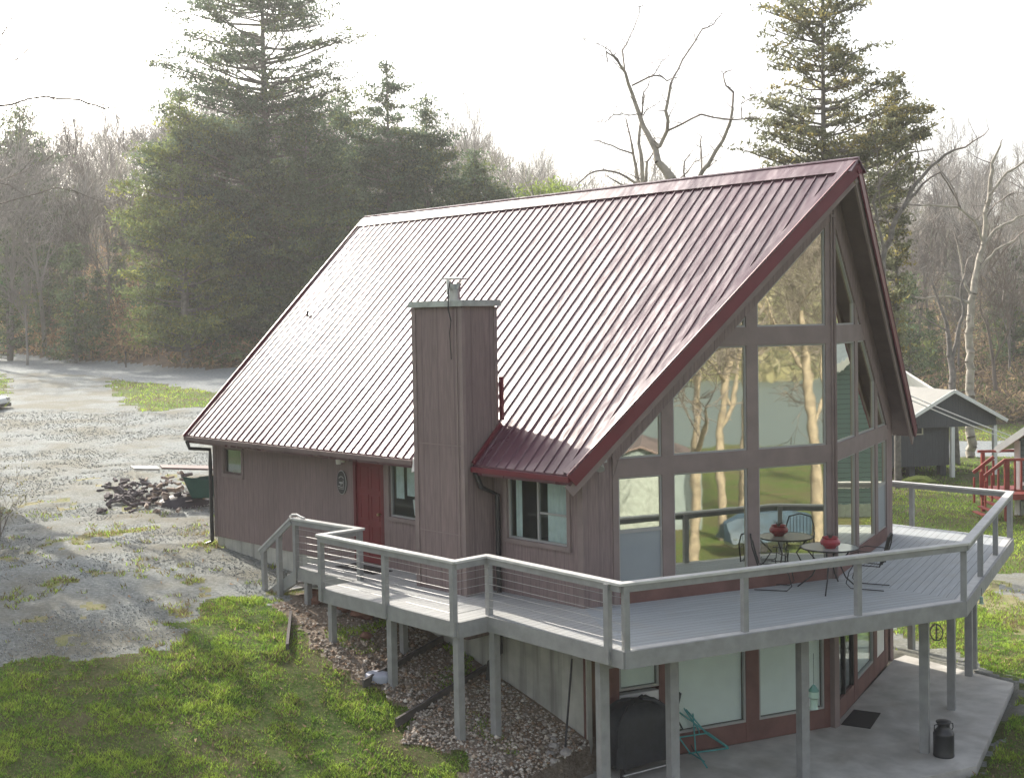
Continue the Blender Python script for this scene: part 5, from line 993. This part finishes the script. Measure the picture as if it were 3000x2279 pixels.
# red deck
c1=at(2205,1000,45.5); gz=float(hgt(c1[0],c1[1])); RD=thing('red_deck','small red painted wooden porch deck with steps at the right edge','deck',(c1[0],c1[1],gz),R(46.7))
hz=at(2180,1068,45.5)[2]-gz; rt=at(2180,990,45.5)[2]-gz
lb('platform',RD,m_redd,(-.55,1.8,0,2.4,hz-.2,hz)); lb('top_rail',RD,m_redd,(-.55,1.8,-.05,.06,rt-.08,rt)); lb('bottom_rail',RD,m_redd,(-.55,1.8,-.02,.03,hz+.1,hz+.16))
for i in range(10): lb('baluster',RD,m_redd,(-.45+i*.23-.03,-.45+i*.23+.03,-.02,.03,hz+.16,rt-.08))
for x,y in ((-.53,0),(-.53,2.3),(1.7,0),(.3,0)): lb('post',RD,m_redd,(x-.06,x+.06,y-.055,y+.07,-.2,rt-.01 if y else rt-.002))
lb('back_rail',RD,m_redd,(-.7,1.8,2.3,2.4,rt-.02,rt+.07))
for s_ in (0,1.1):
    mb=MB(); mb.bar((-.57,s_,rt-.05),(-1.35,s_-.1,rt-.6),.05,.12); mb.build('stair_rail',m_redd,RD,world=False)
    for k in range(4): f=k/3.2+.06; mb=MB(); z1=rt-.1-.65*f; x=-.57-.75*f; mb.box(x-.03,x+.03,s_-.13,s_-.06,max(-.1,z1-.95),z1-.02); mb.build('baluster',m_redd,RD,world=False)
for k in range(4): lb('tread',RD,m_redd,(-.77-k*.2,-.57-k*.2,0,1.1,hz-.18*(k+1)-.04,hz-.18*(k+1)))
# ---------------------------------------------------------------- left: firewood heap, panels, tub, car, marker
m_log=M('split_log',(.30,.24,.20),.9,.35,9,.4,40); m_logd=M('split_log_dark',(.10,.085,.09),.9,.35,9,.4,40)
def logs():
    rg=random.Random(17); protos=[]
    for k in range(4):
        mb=MB(); L=.22; n=5; r=.065+.015*k; A=[(0,r*math.cos(a)*(1 if k%2 else .8),r*math.sin(a)) for a in [i*2*math.pi/n+.3*k for i in range(n)]]; mb.prism([(L,y,z) for _,y,z in A],[(-L,y*1.08,z) for _,y,z in A])
        protos.append(mb)
    used={}
    for i in range(190):
        u=rg.uniform(216,446); v=rg.gauss(1072,16); 
        g=ground_hit(u,min(1108,max(1042,v))); hgt_=max(0,1-abs(u-392)/75.)*.62+max(0,1-abs(u-290)/85.)*.16; hgt_*=max(0.15,1-abs(v-1068)/50)
        dark=(u<315) or rg.random()<.5; kk=(rg.randrange(4),dark)
        if kk not in used: o=protos[kk[0]].build('firewood_log',m_logd if dark else m_log,world=False); used[kk]=o
        else: o=used[kk].copy(); COL.objects.link(o)
        o.location=(g[0],g[1],g[2]+.05+hgt_*rg.uniform(.3,1)); o.rotation_euler=(rg.uniform(0,3),rg.gauss(0,.25),rg.uniform(0,3.14)); s=rg.uniform(.35,.72); o.scale=(s*.9,s,s)
        tag(o,'dark weathered split log in the firewood heap behind the house' if dark else 'pale brown split log in the firewood heap behind the house','log','dark logs in the firewood heap' if dark else 'pale logs in the firewood heap')
logs()
g=ground_hit(365,1090); tp=float((g-CP)@Fv); mb=MB(); n=26; vs=[]
for i,(r,z) in enumerate(((.8,-.1),(.65,.12),(.45,.22),(.2,.28),(.0,.3))):
    for k in range(n): a=2*math.pi*k/n; w_=1+.15*math.sin(3*a+i); vs.append((g[0]+Rh[0]*.35+(Rh[0]*math.cos(a)*1.0+Fh[0]*math.sin(a)*.6)*r*w_,g[1]+Rh[1]*.35+(Rh[1]*math.cos(a)*1.0+Fh[1]*math.sin(a)*.6)*r*w_,g[2]+z))
mb.add(vs,[(i*n+k,i*n+(k+1)%n,(i+1)*n+(k+1)%n,(i+1)*n+k) for i in range(4) for k in range(n)]); o=mb.build('tarp',M('tarp_dark',(.05,.045,.055),.6,.3,5,.4,10),origin=tuple(g),smooth=True); tag(o,'crumpled dark tarp under the firewood heap','tarp')
def panel(name,pts,lbl,cat,mat,t): 
    P=[at(u,v,t+dt) for u,v,dt in pts]; mb=MB(); mb.prism(P,[q-np.array([0,0,.05]) for q in P]); o=mb.build(name,mat,origin=tuple(np.mean(P,0))); tag(o,lbl,cat)
panel('white_board',[(290,1011,-.4),(345,1012,-.4),(338,1005,.4),(280,1005,.4)],'short white board lying on the firewood heap, left of the long panel','board',m_winf,tp)
panel('long_panel',[(350,1009,-.2),(470,1012,-.2),(470,1005,.5),(345,1003,.5)],'long dark grey panel across the top of the firewood heap','board',m_trimd,tp)
c=ground_hit(440,1092); GT=thing('green_tub','green plastic wheelbarrow tub tipped against the rear corner of the house','tub',tuple(c))
mb=MB(); lv=[(.0,.3,.25),(.28,.45,.3),(.5,.56,.36),(.53,.6,.38),(.5,.52,.33),(.1,.3,.2)]; n=20; vs=[]
for z,a_,b_ in lv:
    for k in range(n): an=2*math.pi*k/n; e=.5; x=a_*math.copysign(abs(math.cos(an))**e,math.cos(an)); y=b_*math.copysign(abs(math.sin(an))**e,math.sin(an)); vs.append((c[0]+Rh[0]*(x+.1*z)+Fh[0]*y,c[1]+Rh[1]*(x+.1*z)+Fh[1]*y,c[2]+z+.25+.12*math.sin(an*2)*z))
mb.add(vs,[(i*n+k,i*n+(k+1)%n,(i+1)*n+(k+1)%n,(i+1)*n+k) for i in range(5) for k in range(n)]+[tuple(range(n-1,-1,-1))]); mb.build('tub',M('green_plastic',(.012,.075,.06),.5,.15,4),GT,smooth=True)
for k in range(2): mb=MB(); o_=Rh*(-.25+.5*k); mb.tube([(c[0]+o_[0],c[1]+o_[1],c[2]-.02),(c[0]+o_[0],c[1]+o_[1],c[2]+.27)],.02,6); mb.build('leg',m_dark,GT)
c=ground_hit(272,793); mb=MB(); mb.tube([tuple(c),(c[0],c[1],c[2]+.95)],.06,8); mb.lathe([(0,.95),(.08,.95),(.06,1.05),(0,1.07)],c,8); o=mb.build('marker_post',m_barkd,origin=tuple(c)); tag(o,'short dark post at the drive entrance by the road','post')
c=ground_hit(-26,890); CA=thing('parked_car','white car nose showing at the left edge of the gravel drive','car',tuple(c),R(46.7))
m_car=M('car_paint_white',(.75,.77,.78),.25,.03,1,spec=.7)
prof=[(.35,.25),(.38,.5),(.3,.62),(-.5,.78),(-.95,.86),(-1.7,1.38),(-3.0,1.42),(-3.9,1.05),(-4.2,.95),(-4.25,.4),(-4.1,.25)]
mb=MB(); mb.prism([(x,-.0,z) for x,z in prof],[(x,1.75,z) for x,z in prof]); mb.build('body',m_car,CA,world=False,bevel=.06)
mb=MB(); mb.prism([(-1.05,-.012,.9),(-1.72,-.012,1.32),(-3.0,-.012,1.34),(-3.6,-.012,1.05),(-3.6,-.012,.92)],[(-1.05,1.762,.9),(-1.72,1.762,1.32),(-3.0,1.762,1.34),(-3.6,1.762,1.05),(-3.6,1.762,.92)]); mb.build('windows',m_dark,CA,world=False)
lb('bumper',CA,m_dark,(-.1,.42,.03,1.72,.18,.34))
for x in (-.45,-3.4):
    for y in (.1,1.65): mb=MB(); mb.tube([(x,y-.11,.31),(x,y+.11,.31)],.31,20); wheel=mb.build('wheel',m_dark,CA,world=False); mb=MB(); mb.tube([(x,y-.115,.31),(x,y+.115,.31)],.17,14); mb.build('rim',m_steel,wheel,world=False)
for y in (.25,1.5): lb('headlight',CA,m_winf,(.3,.385,y-.15,y+.15,.48,.6))
# ---------------------------------------------------------------- behind the camera: what the windows mirror
m_barkm=M('bark_tan',(.24,.20,.15),.9,.35,4,.4,25)
for i,(x,y,H_,r_) in enumerate(((35.5,11.9,17,.26),(37.5,9.0,16,.22),(31.5,6.4,15,.2),(44,11.5,17,.24),(50,19,16,.24),(40,16.5,15,.2))):
    S=bare_segs(np.random.default_rng(110+i),(x,y,float(hgt(x,y))-.3),H_,r_,spread=.55,depth=5,first=.35,limit=4200,minr=.014)
    tree_from(S,'bare_tree',['pale trunked bare tree on the lower lawn, nearest the lake path','bare tree beside the grey boathouse','slim bare tree on the lower lawn in front of the boathouse','bare tree near the water','bare tree at the lake edge by the blue boat','bare tree behind the blue covered boat'][i],'tree',(x,y,float(hgt(x,y))-.3),mt=m_barkm)
gz=float(hgt(46,7.6)); BH=thing('boathouse','grey blue boathouse on the lower lawn by the lake','building',(46,7.6,gz),R(102))
mb=MB(); mb.prism([(-2.4,0,-.3),(2.4,0,-.3),(2.4,0,2.3),(0,0,3.1),(-2.4,0,2.3)],[(-2.4,5,-.3),(2.4,5,-.3),(2.4,5,2.3),(0,5,3.1),(-2.4,5,2.3)]); mb.build('wall',M('boathouse_grey',(.17,.21,.22),.7,.06),BH,world=False)
for sx in (-1,1): mb=MB(); a=[(0,-.3,3.22),(sx*2.7,-.3,2.3),(sx*2.7,5.3,2.3),(0,5.3,3.22)]; mb.prism(a,[(x,y,z-.1) for x,y,z in a]); mb.build('roof_slope',m_trimd,BH,world=False)
lb('door',BH,m_trimd,(-1,1,-.05,-.001,-.1,2.)); lb('door',BH,m_gray,(-1,1,5.001,5.05,-.1,2.))
gz=float(hgt(34.,9.5)); BO=thing('covered_boat','boat on a trailer under a blue tarpaulin on the lower lawn','boat',(34.,9.5,gz),R(75)); BO.scale=(.62,.62,.7)
mb=MB(); st=[(-2.6,.0,.9),(-2.5,.9,1.0),(-1,1.1,1.35),(.8,1.0,1.45),(2.2,.6,1.2),(3.,.05,1.0)]; n=10; vs=[]
for x,hw_,zt_2 in st:
    for k in range(n): f=k/(n-1)*2-1; vs.append((x,hw_*f,.55+(zt_2-.1)*(1-abs(f)**2.2)+.05*math.sin(k*3+x*4)))
mb.add(vs,[(i*n+k,i*n+k+1,(i+1)*n+k+1,(i+1)*n+k) for i in range(5) for k in range(n-1)]); mb.build('tarpaulin',M('tarp_blue',(.03,.055,.085),.5,.35,3,.3,6),BO,world=False,smooth=True)
mb=MB(); mb.prism([(-2.4,-.9,.7),(2.2,-.6,.75),(2.9,0,.85),(2.2,.6,.75),(-2.4,.9,.7)],[(-2.2,-.5,.25),(1.8,-.3,.25),(2.3,0,.3),(1.8,.3,.25),(-2.2,.5,.25)]); mb.build('hull',m_gray,BO,world=False)
for y in (-.9,.9): mb=MB(); mb.tube([(-.6,y-.1,.3),(-.6,y+.1,.3)],.3,16); mb.build('wheel',m_dark,BO,world=False)
def farwood():
    rng=np.random.default_rng(120); N=60000; x=rng.uniform(206,330,N); y=rng.uniform(-60,200,N); h=rng.uniform(.5,9,N); C=np.stack([x,y,hgt(x,y)+h],-1); pal=np.array([(.44,.41,.24),(.32,.31,.17),(.5,.46,.32),(.2,.23,.11)]); V,F_,cc=leaves_np(rng,C,pal[rng.integers(0,4,N)]*rng.uniform(.5,1.3,(N,1)),1.,aspect=2.4); o=mesh_np('far_woods',V,F_,m_leaf,col=cc); o['kind']='stuff'
farwood()
# ---------------------------------------------------------------- haze
q=NT('haze'); q.t.nodes.remove(q.b); v=q.n('ShaderNodeVolumePrincipled',{'Color':(.93,.93,.92,1),'Density':.0007,'Anisotropy':.3}); q.t.links.new(v.outputs[0],q.out.inputs['Volume'])
mb=MB(); mb.box(-470,470,-470,470,-16,75); o=mb.build('haze',q.m); o['kind']='stuff'
